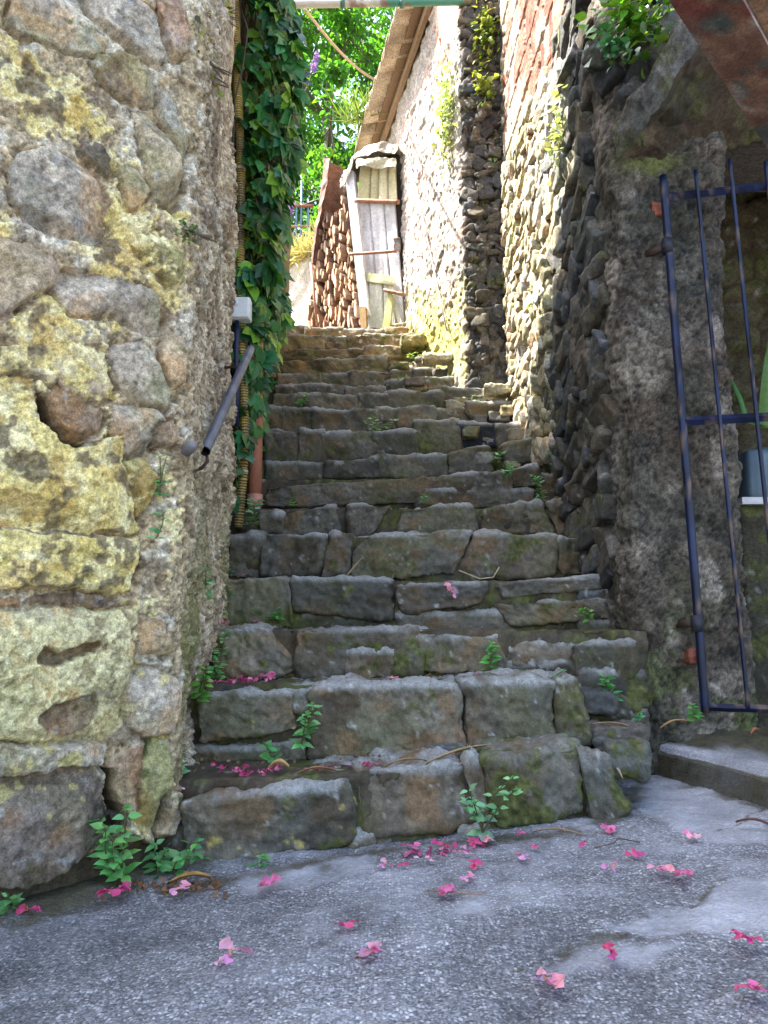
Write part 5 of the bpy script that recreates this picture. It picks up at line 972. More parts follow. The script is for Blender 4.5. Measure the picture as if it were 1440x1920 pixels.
# Virginia creeper on the garden wall
rs = np.random.RandomState(11); VINE = thing('creeper', 'dense dark green five-leaved creeper hanging down the left side wall', 'creeper', (-.8, 4.2, 1.1))
mbL = MB(); mbS = MB(); tplA = leaf_tpl(1., .56, .22, .22, ((0, 0), (.08, .22), (.22, .62), (.4, .95), (.55, 1), (.7, .78), (.85, .42), (1, 0)), .03); bnd_y = [-200, 0, 60, 150, 240, 300, 340, 400, 470, 520, 560, 600, 640, 690, 760, 820, 870, 930, 980]; bnd_x = [562, 562, 572, 578, 578, 574, 560, 548, 540, 538, 552, 556, 540, 522, 512, 522, 516, 500, 490]
cnt = 0; tries = 0
while cnt < 2000 and tries < 60000:
    tries += 1; y = 3.42 + 2.3 * rs.rand() ** 1.5; ztop = np.interp(y, [3.3, 4.7, 5.9], [5.7, 4.45, 4.32]); zs_ = np.interp(y, [SY[k] for k in range(1, 18)], [SZ[k] for k in range(1, 18)]); z = zs_ + .0 + rs.rand() * (ztop - zs_)
    bul = np.interp(z - zs_, [0, .6, 1.4, 2.4, 4], [.12, .22, .3, .42, .42]) * rs.rand() ** .6; bul *= np.interp(ztop - z, [0, .9], [.15, 1]); x = -.84 + bul; p = np.array([x, y, z]); px, py = proj(p)
    if px > np.interp(py, bnd_y, bnd_x) - 18 or (z - zs_ < 1.0 and rs.rand() < .2): continue
    if y < 3.75 and px < 458 and rs.rand() < .6: continue
    cnt += 1; out = np.array([.75 + .3 * rs.randn(), -.55 + .35 * rs.randn(), .35 + .35 * rs.randn()]); down = np.array([.35 + .3 * rs.randn(), -.3 + .35 * rs.randn(), -.75 + .35 * rs.randn()]); Mx = orient(down, out)
    s = rs.uniform(.07, .135) * (.8 if z - zs_ < .9 else 1); base_c = np.array([.05, .19, .05]) if rs.rand() < .6 else (np.array([.035, .15, .06]) if rs.rand() < .6 else np.array([.17, .36, .035])); cc = np.clip(base_c * rs.uniform(.35, 1.35), 0, 1)
    for a_, k_ in ((-1.25, .62), (-.62, .9), (0, 1.), (.62, .9), (1.25, .62)) if rs.rand() < .8 else ((-.7, .8), (0, 1), (.7, .8)):
        d_ = Mx @ np.array([math.sin(a_), math.cos(a_), -.12 + .1 * rs.randn()]); n_ = Mx @ np.array([.15 * rs.randn(), .15 * rs.randn(), 1.]); put(mbL, tplA, p, d_, n_, s * k_ * rs.uniform(.9, 1.1), cc * rs.uniform(.9, 1.1))
    q_ = p - Mx @ np.array([.3 * s * rs.randn(), s * .7, .4 * s]); tube(mbS, [q_, (p + q_) / 2 - [0, 0, .004], p], .0016, 4, (.16, .10, .04), False)
part('leaves', mbL, M_LEAF, VINE)
for k in range(26):
    y = 3.5 + 2 * rs.rand() ** 1.3; z = np.interp(y, [SY[i] for i in range(1, 18)], [SZ[i] for i in range(1, 18)]) + .05; pts = []; x = -.83
    for i in range(16): pts.append((x, y, z)); z += .2; y += rs.randn() * .035; x = np.clip(x + rs.randn() * .025, -.85, -.6)
    tube(mbS, pts, np.linspace(.009, .003, 16), 5, (.10, .07, .045), False)
part('stems', mbS, M_BARK, VINE)

# trees behind
tplT = leaf_tpl(1., .5, .3, .15, ((0, 0), (.3, .9), (.65, .8), (1, 0)))
def tree(name, base_, h, cr, label, seed, nl, col1, ls, group='trees behind the garden', zc=.62, trunk=.16):
    rs = np.random.RandomState(seed); t_ = thing(name, label, 'tree', base_, group); base_ = np.array(base_, float); mbT = MB(); top = base_ + [rs.randn() * .3, rs.randn() * .3, h * .8]; tp = np.linspace(0, 1, 9)[:, None]; pts = base_ + (top - base_) * tp; pts[1:, :2] += rs.randn(8, 2) * .09; tube(mbT, pts, np.linspace(trunk, trunk * .25, 9), 9, (.13, .10, .075)); cen = []
    for i in range(26):
        f = rs.uniform(.22, 1); st = pts[int(f * 8)]; an = rs.rand() * 6.28; L_ = cr * rs.uniform(.55, 1.05) * (1.1 - .45 * f); d_ = np.array([math.cos(an), math.sin(an), rs.uniform(.05, .7)]); m1 = st + d_ * L_ * .5 + rs.randn(3) * .12; e1 = st + d_ * L_ + [0, 0, rs.uniform(-.35, .25) * L_]; tube(mbT, [st, m1, e1], [trunk * .3, trunk * .18, .012], 5, (.12, .095, .07), False)
        for j in range(7): c_ = st + (e1 - st) * rs.uniform(.35, 1.12) + rs.randn(3) * cr * .14; cen.append(c_); tube(mbT, [st + (e1 - st) * rs.uniform(.3, .9), c_], [.016, .005], 4, (.12, .1, .07), False)
    part('trunk', mbT, M_BARK, t_); cen = np.array(cen); k = rs.randint(len(cen), size=nl); rad = rs.uniform(.10, .28, len(cen)) * cr * .55; off = rs.randn(nl, 3); off /= np.linalg.norm(off, axis=1, keepdims=True); off *= (rs.rand(nl, 1) ** .5) * rad[k][:, None] * [1.15, 1.15, .72]; P_ = cen[k] + off
    ctone = rs.uniform(.6, 1.45, len(cen))[k][:, None]; Cc = np.clip(rgb(nl, rs, col1, .22) * ctone, .004, .9); D_ = rs.randn(nl, 3) * .7 + off * 1.2 + [0, 0, -.35]; N_ = rs.randn(nl, 3) * .5 + [0, 0, 1]; mb = MB(); puts(mb, tplT, P_, D_, N_, ls * rs.uniform(.7, 1.3, nl), Cc); part('crown', mb, M_TREE, t_)
tree('broadleaf_tree', (-1.2, 14.5, 3.9), 15, 3.6, 'tall bright green tree with open sky showing through its crown', 21, 26000, (.075, .20, .035), .15)
tree('broadleaf_tree', (.9, 18.5, 4.1), 17, 4.2, 'tall green tree behind the tile eave with dark limbs', 22, 14000, (.065, .17, .035), .15)
tree('broadleaf_tree', (-.45, 11.2, 3.7), 5.2, 1.5, 'dark green smaller tree just above the wood store roof', 23, 14000, (.06, .15, .025), .09, trunk=.08)
tree('broadleaf_tree', (-4.6, 16.5, 4.0), 11, 3.4, 'green tree standing furthest left behind the creeper', 24, 14000, (.075, .17, .03), .16)
tree('garden_shrub', (-1.55, 11.6, 3.75), 3.6, 1.35, 'yellow green shrub behind the thin wire fence', 25, 12000, (.12, .23, .04), .075, 'shrubs in the garden', trunk=.04)
tree('garden_shrub', (-3.6, 12.6, 3.8), 4.6, 1.9, 'green shrub beyond the left end of the garden fence', 26, 9000, (.09, .18, .03), .10, 'shrubs in the garden', trunk=.05)
# far hillside wood that closes the garden
mb = MB(); rs = np.random.RandomState(31); nl = 26000; P_ = np.stack([rs.uniform(-16, 14, nl), rs.uniform(24, 32, nl), 0 * np.arange(nl)], -1); P_[:, 2] = 4 + rs.rand(nl) * (4.5 + 1.5 * fbm(uv3(P_[:, 0] * .25, 0 * P_[:, 0]), 3, 540)); puts(mb, tplT, P_, rs.randn(nl, 3), rs.randn(nl, 3) + [0, 0, 1], rs.uniform(.3, .6, nl), rgb(nl, rs, (.07, .15, .03), .3)); o = single('far_wood', mb, M_TREE, 'band of distant bright foliage closing the garden behind the trees', 'foliage', kind='stuff')
# dry grass on the plastered wall, weeds on the roof junction
def grass(label, pts, n, l, cc, seed, name='dry_grass', spread=.3):
    rs = np.random.RandomState(seed); mb = MB(); tplG = leaf_tpl(1., .045, .1, .35, ((0, .8), (.4, 1), (.75, .6), (1, 0))); pts = np.asarray(pts, float); i = rs.randint(len(pts) - 1, size=n); f = rs.rand(n, 1); P_ = pts[i] * (1 - f) + pts[i + 1] * f + rs.randn(n, 3) * [.05, .05, .01]; D_ = rs.randn(n, 3) * spread + [0, 0, 1]; puts(mb, tplG, P_, D_, rs.randn(n, 3), l * rs.uniform(.5, 1.3, n), rgb(n, rs, cc, .25)); return single(name, mb, M_LEAF, label, 'grass', kind='stuff')
grass('pale dry grass hanging over the top of the plastered garden wall', [(-1.45, 9.02, wt - .05), (-.2, 8.05, wt - .05)], 900, .32, (.42, .37, .18), 41, spread=.8)
ep = atY(700, 272, 7.7); grass('green tuft of grass growing where the eave meets the wood store', [ep + [-.25, -.5, -.05], ep + [.02, -.5, .0]], 160, .3, (.16, .24, .05), 42, 'grass_tuft', .7)

# small leafy weeds, each plant its own
tplW = leaf_tpl(1., .66, .18, .18, ((0, 0), (.1, .5), (.3, 1), (.55, .88), (.8, .42), (1, 0)), .02)
def weed(p, h, w_, n, ls, label, seed, cc=(.085, .25, .06), nrm=(0, -1, .25), name='weed', droop=0., cat='weed', group=None):
    rs = np.random.RandomState(seed); p = np.asarray(p, float); t_ = thing(name, label, cat, p, group); mbS, mbL = MB(), MB(); nrm = np.array(nrm, float); nst = max(1, n // 9); ls = ls * 1.12; n = int(n * 1.3); h = h * 1.1; w_ = w_ * 1.15
    for k in range(nst):
        e = p + np.array([rs.uniform(-.5, .5) * w_, nrm[1] * .35 * w_ * rs.uniform(.2, 1) + 0, h * rs.uniform(.55, 1.0)]) + np.array([nrm[0] * .3 * w_, 0, -droop * h]); m_ = (p + e) / 2 + rs.randn(3) * .12 * w_; tq = np.linspace(0, 1, 9)[:, None]; cv = p * (1 - tq) ** 2 + 2 * m_ * tq * (1 - tq) + e * tq ** 2; tube(mbS, cv, np.linspace(.0018, .0009, 9) * (1 + ls * 12), 4, (.14, .13, .05), False); npair = max(2, int(n / nst / 2 + 1))
        for j in range(npair):
            f = (j + .6) / npair; q_ = cv[min(8, int(f * 8.99))]; dr = cv[min(8, int(f * 8.99))] - cv[max(0, int(f * 8.99) - 1)]; an = j * 1.57 + rs.randn() * .3 + k
            for s_ in (0, math.pi):
                d_ = np.array([math.cos(an + s_), math.sin(an + s_) * .8 - .25, .25 + .3 * rs.randn()]); n_ = np.array([.25 * rs.randn(), -.5 + .25 * rs.randn(), 1.]); c_ = np.clip(np.array(cc) * 1.25 * rs.uniform(.7, 1.3) * (1 + .1 * rs.randn(3)), .01, .9); put(mbL, tplW, q_ + d_ * ls * .12, d_, n_, ls * rs.uniform(.65, 1.15) * (1.15 - .45 * f), c_)
        put(mbL, tplW, cv[-1], np.array([rs.randn() * .4, -.5, .6]), (0, -.6, 1), ls * .6, np.array(cc) * 1.2)
    part('stem', mbS, M_LEAF, t_); part('leaves', mbL, M_LEAF, t_); return t_
def wY(px, py, Y): return atY(px, py, Y)
def wF(px, py): return onP(px, py, [LC[0] + LN[0] * .05, LC[1] + LN[1] * .05, 0], [LN[0], LN[1], 0])
G1, G2, G3 = (.15, .36, .12), (.11, .29, .10), (.18, .39, .19)
Lw = [
 (wF(228, 1640), .155, .13, 40, .040, 'biggest bushy green weed at the foot of the left wall', 1, G1),
 (wF(322, 1662), .115, .17, 44, .036, 'wide green weed in the corner where the wall meets the bottom step', 2, G2),
 (wF(18, 1705), .05, .07, 14, .026, 'small green weed at the left picture edge on the ground', 3, G2),
 (wY(476, 1640, 2.07), .045, .05, 12, .024, 'little green weed at the base of the bottom step stone', 4, G2),
 (wY(905, 1560, 2.17), .135, .17, 36, .031, 'trailing green weed in the joint of the bottom step', 5, G3),
 (wY(565, 1395, 2.42), .12, .075, 30, .032, 'green weed growing in the joint of the second step', 6, G1),
 (wY(512, 1425, 2.40), .055, .04, 8, .034, 'four-leaved seedling below the green weed of the second step', 7, G2),
 (wY(603, 1440, 2.42), .02, .03, 10, .014, 'tiny green weed under the big block of the second step', 8, G1),
 (wY(358, 1482, 2.22), .095, .085, 22, .036, 'pale green weed on the bottom tread against the left wall', 9, G3),
 (wY(368, 1312, 2.42), .095, .075, 24, .034, 'yellowish green weed at the left end of the second step', 10, (.12, .27, .06)),
 (wY(408, 1272, 2.68), .15, .10, 44, .028, 'tall leafy weed on the second tread beside the left wall', 11, G1),
 (wY(380, 1128, 2.52), .14, .08, 22, .036, 'arching weed growing out of the left wall above the third step', 12, G3),
 (wF(292, 1010), .07, .06, 12, .028, 'small weed in the left wall at the edge of the yellow slab', 13, G3),
 (wF(300, 930), .10, .05, 18, .020, 'feathery weed in the wall below the grey pipe end', 14, G2),
 (wY(515, 1160, 2.99), .05, .05, 9, .032, 'round-leaved weed on the mossy left stone of the fourth step', 15, (.08, .25, .06)),
 (wY(432, 1120, 3.0), .055, .05, 12, .026, 'dark weed at the left end of the fourth step', 16, G2),
 (wY(430, 1075, 3.26), .03, .06, 10, .026, 'flat green weed at the left end of the fifth step', 17, G2),
 (wY(918, 1256, 2.72), .09, .055, 14, .036, 'bright weed on the rounded right end of the third step', 18, (.09, .30, .07)),
 (wY(1105, 1160, 2.98), .045, .10, 22, .024, 'spreading weed on the rubble right of the fourth step', 19, (.10, .26, .05)),
 (wY(1168, 1150, 3.0), .125, .055, 20, .032, 'blue green weed hanging at the right end of the fourth step', 20, (.07, .24, .12)),
 (wY(1150, 1312, 2.70), .085, .06, 16, .032, 'bright weed at the foot of the plastered pier', 21, (.09, .32, .08)),
 (wY(1305, 1348, 2.70), .06, .045, 14, .024, 'small weed beside the lower corner of the blue gate', 22, (.09, .27, .06)),
 (wY(1197, 1348, 2.68), .022, .04, 8, .020, 'tiny seedling at the base of the plastered pier', 23, (.08, .28, .14)),
 (wY(1020, 1275, 2.62), .035, .12, 12, .020, 'row of round seedlings along the right side of the third tread', 24, (.10, .29, .12)),
 (wY(1010, 812, 4.2), .10, .14, 26, .034, 'pale blue green weed at the foot of the sunlit wall edge', 25, (.12, .30, .18)),
 (wY(1058, 905, 3.72), .16, .12, 30, .032, 'bluish weed climbing the wall foot right of the seventh step', 26, (.08, .27, .17)),
 (wY(1015, 935, 3.62), .10, .20, 34, .028, 'green weed trailing along the right end of the seventh step', 27, (.09, .27, .09)),
 (wY(945, 888, 3.80), .06, .13, 16, .032, 'bright weed on the long seventh slab beside the grey stone', 28, (.10, .31, .12)),
 (wY(930, 862, 4.05), .05, .09, 12, .030, 'small bright weed above the long seventh slab', 29, (.11, .31, .12)),
 (wY(885, 770, 4.80), .06, .16, 20, .036, 'pale weed on the upper steps under the sunlit pier', 30, (.15, .32, .17)),
 (wY(715, 812, 4.58), .07, .22, 30, .036, 'yellow green weed in the middle of the ninth tread', 31, (.13, .27, .06)),
 (wY(562, 758, 4.85), .06, .11, 14, .038, 'small pale weed at the left side of the tenth step', 32, (.14, .30, .12)),
 (wY(760, 724, 5.25), .05, .18, 18, .036, 'low weed in the half sun on the twelfth step', 33, (.14, .28, .10)),
 (wY(552, 948, 3.62), .03, .03, 6, .022, 'single tiny weed on the sixth tread', 34, (.10, .33, .06)),
 (wY(795, 938, 3.60), .025, .05, 8, .026, 'two-leaved seedling under the long seventh slab', 35, (.09, .3, .1)),
 (wY(470, 985, 3.45), .10, .09, 16, .050, 'pale lobed weed at the foot of the white downpipe', 36, (.13, .29, .12)),
 (wY(770, 672, 5.80), .05, .2, 26, .030, 'mossy sunlit weed on the right of the fourteenth step', 37, (.2, .3, .08)),
 (wY(1065, 705, 3.9), .10, .10, 16, .030, 'bluish weed on the dark rubble of the right wall', 38, (.08, .27, .17)),
 (wY(1090, 440, 3.35), .04, .07, 10, .030, 'small pale weed high on the dark rubble beside the pier', 39, (.12, .28, .15)),
 (wY(1040, 870, 3.75), .05, .08, 12, .028, 'teal weed between two stones beside the eighth step', 40, (.08, .28, .17)),
]
for p_, h_, w_, n_, ls_, lab, sd, cc in Lw: weed(p_, h_, w_, n_, ls_, lab, sd, cc)
# ivy spray at the top of the right wall, yellow stonecrop, hanging plants
def hang(p, ext, n, ls, cc, label, seed, name, cat, dirn=(-.6, -.6, -.4), tpl=tplW, vines=6):
    rs = np.random.RandomState(seed); p = np.asarray(p, float); t_ = thing(name, label, cat, p); mbL, mbS = MB(), MB(); ext = np.array(ext, float); P_ = p + (rs.randn(n, 3) * .42).clip(-1, 1) * ext; D_ = rs.randn(n, 3) * .6 + dirn; N_ = rs.randn(n, 3) * .4 + [-.5, -.5, .8]; puts(mbL, tpl, P_, D_, N_, ls * rs.uniform(.5, 1.25, n), rgb(n, rs, cc, .25)); part('leaves', mbL, M_LEAF, t_)
    for k in range(vines): e = p + rs.uniform(-.8, .8, 3) * ext; tube(mbS, [p + [.06, .06, 0] + rs.randn(3) * .25 * ext, (p + e) / 2, e], .003, 4, (.13, .09, .05), False)
    part('stems', mbS, M_BARK, t_)
hang(atY(1190, 42, 2.66), (.19, .12, .16), 260, .055, (.12, .27, .03), 'bright green ivy spray hanging over the top of the right wall', 51, 'ivy', 'ivy')
hang(atX(1150, 85, .84), (.09, .08, .07), 60, .045, (.04, .13, .05), 'darker sprig under the ivy spray on the right wall', 52, 'ivy', 'ivy')
hang(atY(912, 62, 4.96), (.10, .06, .28), 300, .05, (.22, .29, .07), 'yellow green stonecrop hanging in the shaded corner near the top', 53, 'stonecrop', 'stonecrop')
hang(atY(908, 165, 4.92), (.10, .06, .13), 120, .05, (.24, .31, .07), 'smaller stonecrop clump below the hanging one in the corner', 54, 'stonecrop', 'stonecrop')
hang(atY(838, 215, 5.22), (.10, .25, .45), 520, .045, (.26, .34, .12), 'sunlit plant trailing down the lime wall near its corner', 55, 'trailing_plant', 'plant')
hang(atX(930, 290, .83), (.08, .1, .25), 160, .04, (.34, .36, .14), 'pale green plant on the brick wall edge beside the corner', 56, 'trailing_plant', 'plant')
hang(atX(1045, 245, .85), (.06, .12, .22), 120, .04, (.34, .38, .2), 'pale plant among the sunlit cobbles of the right wall', 57, 'trailing_plant', 'plant')
hang(atX(1003, 560, .87), (.05, .08, .12), 70, .03, (.3, .33, .1), 'small pale plant low on the sunlit edge of the right wall', 58, 'trailing_plant', 'plant')
hang(atX(376, 120, -.60), (.05, .14, .17), 150, .026, (.28, .30, .07), 'wispy yellow green plant high on the left wall flank', 59, 'wall_plant', 'plant', (.7, -.3, -.3))
hang(atX(412, 20, -.72), (.04, .08, .10), 60, .035, (.30, .38, .08), 'lime green sprig at the top edge beside the conduit', 60, 'wall_plant', 'plant', (.7, -.3, -.3))
hang(atX(350, 432, -.58), (.03, .05, .05), 60, .018, (.12, .17, .05), 'small dark fern in a crack of the left wall', 61, 'wall_plant', 'plant', (.7, -.3, -.3))
for k, (px, py) in enumerate(((590, 118), (546, 388))):   # buddleia spikes
    p_ = atY(px, py, 6.6 if k else 6.0); mb = MB(); rs = np.random.RandomState(70 + k); n = 150; f = rs.rand(n); P_ = p_ + np.stack([rs.randn(n) * .018 * (1.1 - f) + .04 * (f - .5), rs.randn(n) * .02, (f - .5) * .17], -1); puts(mb, tplT, P_, rs.randn(n, 3), rs.randn(n, 3), rs.uniform(.02, .035, n), rgb(n, rs, (.26, .17, .42), .2)); tube(mb, [p_ + [0, 0, .1], p_ + [-.05, .02, -.2], p_ + [-.3, .05, -.6]], .006, 5, (.1, .14, .05), False); single('flower_spike', mb, M_PETAL, ('purple blossom spike sticking out of the creeper near the cable', 'purple blossom spike beside the fence rail')[k], 'flower')
# strap-leaved plant behind the gate
STR = thing('strap_leaf_plant', 'strap-leaved green plant drooping behind the gate above the canister', 'plant', atY(1432, 800, 3.3)); mb = MB(); rs = np.random.RandomState(81)
for pts_, w_, cc in (([(1440, 640), (1436, 720), (1434, 790), (1436, 800)], .026, (.13, .25, .05)), ([(1352, 688), (1372, 712), (1388, 745), (1402, 790), (1425, 800)], .011, (.10, .30, .09)), ([(1478, 600), (1462, 680), (1448, 760), (1440, 802)], .03, (.12, .28, .06)), ([(1500, 690), (1475, 720), (1450, 770), (1440, 802)], .02, (.08, .2, .05)), ([(1395, 778), (1415, 790), (1436, 800)], .014, (.06, .16, .05))):
    pp = np.array([atY(a_, b_, 3.3) for a_, b_ in pts_]); tt = np.linspace(0, len(pp) - 1, 24); cc_ = np.stack([np.interp(tt, range(len(pp)), pp[:, i]) for i in range(3)], -1); wv = w_ * np.sin(np.clip(np.linspace(.08, 2.6, 24), 0, math.pi))[:, None]; G = np.stack([cc_ - [1, 0, 0] * wv + [0, .004, 0], cc_ + [0, -.006, 0], cc_ + [1, 0, 0] * wv + [0, .004, 0]], 1); mb2 = MB(); grid(G, np.tile(cc, (72, 1)).reshape(24, 3, 3) * (1 + .15 * fbm(G * 30, 2, 90))[..., None], mb2); part('leaf', mb2, M_LEAF, STR)

# ================================================================== FALLEN FLOWERS AND LITTER
tplP = leaf_tpl(1., .8, .25, .3, ((0, 0), (.2, .35), (.5, .8), (.8, 1.), (.95, .6), (1, 0)))
tplP2 = leaf_tpl(1., .85, .15, .25, ((0, 0), (.1, .2), (.25, .42), (.4, .65), (.55, .85), (.7, 1.), (.82, .98), (.92, .75), (1, .35)))
PINK1, PINK2, PINK3 = (.82, .20, .40), (.66, .09, .24), (.86, .40, .58)
fprotos = []
for k in range(10):
    rs = np.random.RandomState(900 + k); mb = MB(); c0 = np.array([PINK1, PINK2, PINK3][k % 3]); n = rs.randint(4, 7); ln_ = k in (1, 4, 7)
    for j in range(n):
        an = j * 6.28 / n + rs.randn() * .35; tl_ = rs.uniform(-.15, .45); d_ = np.array([math.cos(an) * (1.8 if ln_ else 1), math.sin(an) * (.4 if ln_ else .9), tl_]); n_ = np.array([rs.randn() * 1.1, rs.randn() * 1.1, 1]); V, Q, T = tplP2; V = V.copy(); V[:, 2] += .30 * fbm(V * 3.2 + j * 3 + k, 3, 910); V[:, 0] += .12 * fbm(V * 4 + j * 5 + k, 2, 913); c_ = np.clip(c0 * rs.uniform(.75, 1.2) * (1 + .1 * rs.randn(3)), .01, .95); cc = np.tile(c_, (len(V), 1)); cc = mix(cc, np.array([.8, .40, .25]), ss(.22, .0, V[:, 1]) * .6); mb.add((V * rs.uniform(.014, .024)) @ orient(d_, n_).T * [1, 1, .55] + [rs.randn() * .004, rs.randn() * .004, .006], Q, T, cc)
    tube(mb, [(0, 0, .004), (rs.randn() * .003, -.003, .006), (rs.randn() * .006, -.008, .007)], [.0016, .0012, .0006], 5, (.75, .33, .12)); fprotos.append(mb.mesh('fallen_flower', M_PETAL))
def steppt(px, py, n, dy=.03): p_ = atY(px, py, SY[n] + dy); return np.array([p_[0], p_[1], SZ[n] + .004]) if False else p_
FL = [((50, 1722), 1.0, 'pink fallen flower nearest the lower left edge of the ground'), ((210, 1690), 1.35, 'long magenta fallen flower on the moss by the left wall foot'), ((338, 1682), 1.0, 'crumpled magenta flower beside the big tan leaf under the corner weed'), ((510, 1667), 1.05, 'pink fallen flower just in front of the bottom step on the left half'),
 ((657, 1752), 1.1, 'dull reddish pink flower lying mid-ground, upper of three left of centre'), ((432, 1812), 1.4, 'pale pink open flower with orange throat at lower left of the ground'), ((700, 1808), 1.25, 'pale pink flower with a dry red stalk at lower centre of the ground'), ((1033, 1860), 1.25, 'bright pink upright flower nearest the bottom picture edge'), ((1425, 1878), 1.1, 'pink fallen flower in the bottom right corner'),
 ((1145, 1802), 1.0, 'dark pink flower on the smooth pale cement patch below the crack'), ((1390, 1777), 1.0, 'dark pink curled flower near the right edge below the big cement patch'), ((1240, 1645), 1.05, 'light pink flower with yellow stalk left of a darker curled one'), ((1287, 1653), .9, 'dark reddish curled flower just above the crack at right'), ((1185, 1614), 1.05, 'reddish pink flower right of the bottom step on open concrete'),
 ((1145, 1640), .95, 'violet pink upright flower at right below the reddish one'), ((1294, 1577), .95, 'deep magenta flower furthest right near the concrete ledge'), ((980, 1619), .8, 'flat pink flower in front of the mossy right stone of the bottom step'), ((1005, 1598), .65, 'tiny pink flower close to the mossy right stone'), ((1095, 1594), .7, 'faint dried pink petals near the right end of the bottom step'),
 ((892, 1636), .9, 'pink flower below the row of magenta petals at ground centre'), ((879, 1660), .8, 'light pink flower above the white cement spot'), ((842, 1682), .9, 'brownish pink dry petal left of the white cement spot'), ((755, 1634), .7, 'pink and orange flower at ground centre, right of a violet one'), ((720, 1635), .8, 'violet pink flower at ground centre left of an orange tinged one'),
 ((804, 1621), .55, 'very small pink petal below the magenta petal row'), ((870, 1610), .55, 'small dull petal right below the magenta petal row'), ((780, 1602), 1.1, 'magenta flower at the left end of the petal row by the bottom step'), ((827, 1598), 1.0, 'crimson flower in the middle of the petal row by the bottom step'), ((890, 1594), .9, 'magenta flower second from right in the petal row by the bottom step'), ((912, 1586), 1.0, 'bright magenta flower at the right end of the petal row'), ((1140, 1562), .9, 'brown dried flower beside the right end of the bottom step'), ((975, 1573), .75, 'brown dried flower at the foot of the mossy right stone'), ((1052, 1564), .55, 'small violet petal against the foot of the bottom step')]
rs = np.random.RandomState(55)
for k, ((px, py), s_, lab) in enumerate(FL):
    p_ = atG(px, py); o = bpy.data.objects.new('fallen_flower', fprotos[[1, 4, 2, 0, 7, 5, 8, 2, 3][k % 9]]); COL.objects.link(o); o.location = (p_[0], p_[1], gz(p_[0], p_[1]) + .012); o.rotation_euler = (rs.randn() * .12, rs.randn() * .12, rs.rand() * 6.28); o.scale = (s_ * 1.32,) * 3; setp(o, lab, 'flower', 'pink flowers fallen on the ground and steps')
SF = [((843, 1110), 4, -.035, 1.15, 'pink flower stuck upright on the front of the fourth step'), ((775, 1288), 2, .03, 1.0, 'pale pink flower on the second tread at the front edge'), ((742, 1277), 2, .10, .8, 'magenta flower on the second tread left of the pale one'), ((850, 1420), 1, .12, 1.0, 'magenta flower with yellow stalk by the dark blue stone'), ((688, 1440), 1, .11, 1.0, 'pink flower on the bottom tread above the stone joint'), ((895, 1268), 2, .16, .8, 'thin pink petals on the second tread near the right weed'), ((500, 1272), 2, .10, 1.2, 'bright pink flower at the right end of the petal heap on the second tread'), ((600, 1447), 1, .09, .6, 'small purple petal right of the tan leaf on the bottom tread'), ((415, 1172), 3, .05, .7, 'small red pink petals at the left end of the third tread'), ((480, 1168), 3, .1, .6, 'tiny pink petal on the third tread above the rounded stone'), ((458, 1080), 4, .1, .45, 'tiny whitish pink petal standing on the fourth tread'), ((338, 1484), 1, .02, .5, 'small magenta petal caught between the cobble and the bottom step')]
for k, ((px, py), n_, dy, s_, lab) in enumerate(SF):
    Yf = SY[n_] + dy
    for _ in range(3): p_ = atY(px, py, Yf); Yf = SY[n_] + dy + KY.get(n_, 0) * p_[0]
    o = bpy.data.objects.new('fallen_flower', fprotos[(k * 3 + 2) % 10]); COL.objects.link(o); o.location = p_ + [0, 0, .004]; o.rotation_euler = (1.2 if n_ == 4 and dy < 0 else rs.randn() * .15, rs.randn() * .1, rs.rand() * 6); o.scale = (s_ * 1.25,) * 3; setp(o, lab, 'flower', 'pink flowers fallen on the ground and steps')
def heap(pts, n_, n, label, seed, spread=.012):
    rs = np.random.RandomState(seed); mb = MB()
    for j in range(n):
        f = rs.rand() * (len(pts) - 1); i = int(f); f -= i; px = pts[i][0] * (1 - f) + pts[i + 1][0] * f; py = pts[i][1] * (1 - f) + pts[i + 1][1] * f
        if n_: Yf = SY[n_] + .07 + rs.uniform(-.04, .06); p_ = atY(px, py, Yf); Yf += KY.get(n_, 0) * p_[0]; p_ = atY(px, py, Yf)
        else: p_ = atG(px, py)
        p_ = p_ + rs.randn(3) * [spread, spread, .004] + [0, 0, .006]; V, Q, T = tplP; V = V.copy(); V[:, 2] += .16 * fbm(V * 4 + j, 2, 911); c_ = np.clip(np.array([PINK2, PINK1, PINK2, (.35, .06, .16), PINK3][rs.randint(5)]) * rs.uniform(.6, 1.15), .01, .9); mb.add((V * rs.uniform(.012, .022)) @ orient(rs.randn(3) * [1, 1, .5], rs.randn(3) * .6 + [0, 0, 1]).T + p_, Q, T, c_)
    single('petal_heap', mb, M_PETAL, label, 'petals', kind='stuff')
heap([(402, 1282), (450, 1278), (515, 1272)], 2, 60, 'heap of crumpled magenta petals on the second tread by the left wall', 61)
heap([(405, 1440), (450, 1455), (480, 1450), (540, 1440)], 1, 55, 'heap of dark magenta petals on the bottom tread by the left wall', 62)
heap([(575, 1447), (640, 1446), (700, 1438)], 1, 16, 'thin scatter of petals on the bottom tread behind the stone joint', 64)
heap([(765, 1606), (830, 1600), (915, 1588)], 0, 36, 'row of loose magenta petals along the foot of the bottom step', 63, .008)
tplB = leaf_tpl(1., .17, .5, .25, ((0, .25), (.15, .7), (.4, 1), (.7, .7), (1, 0)))
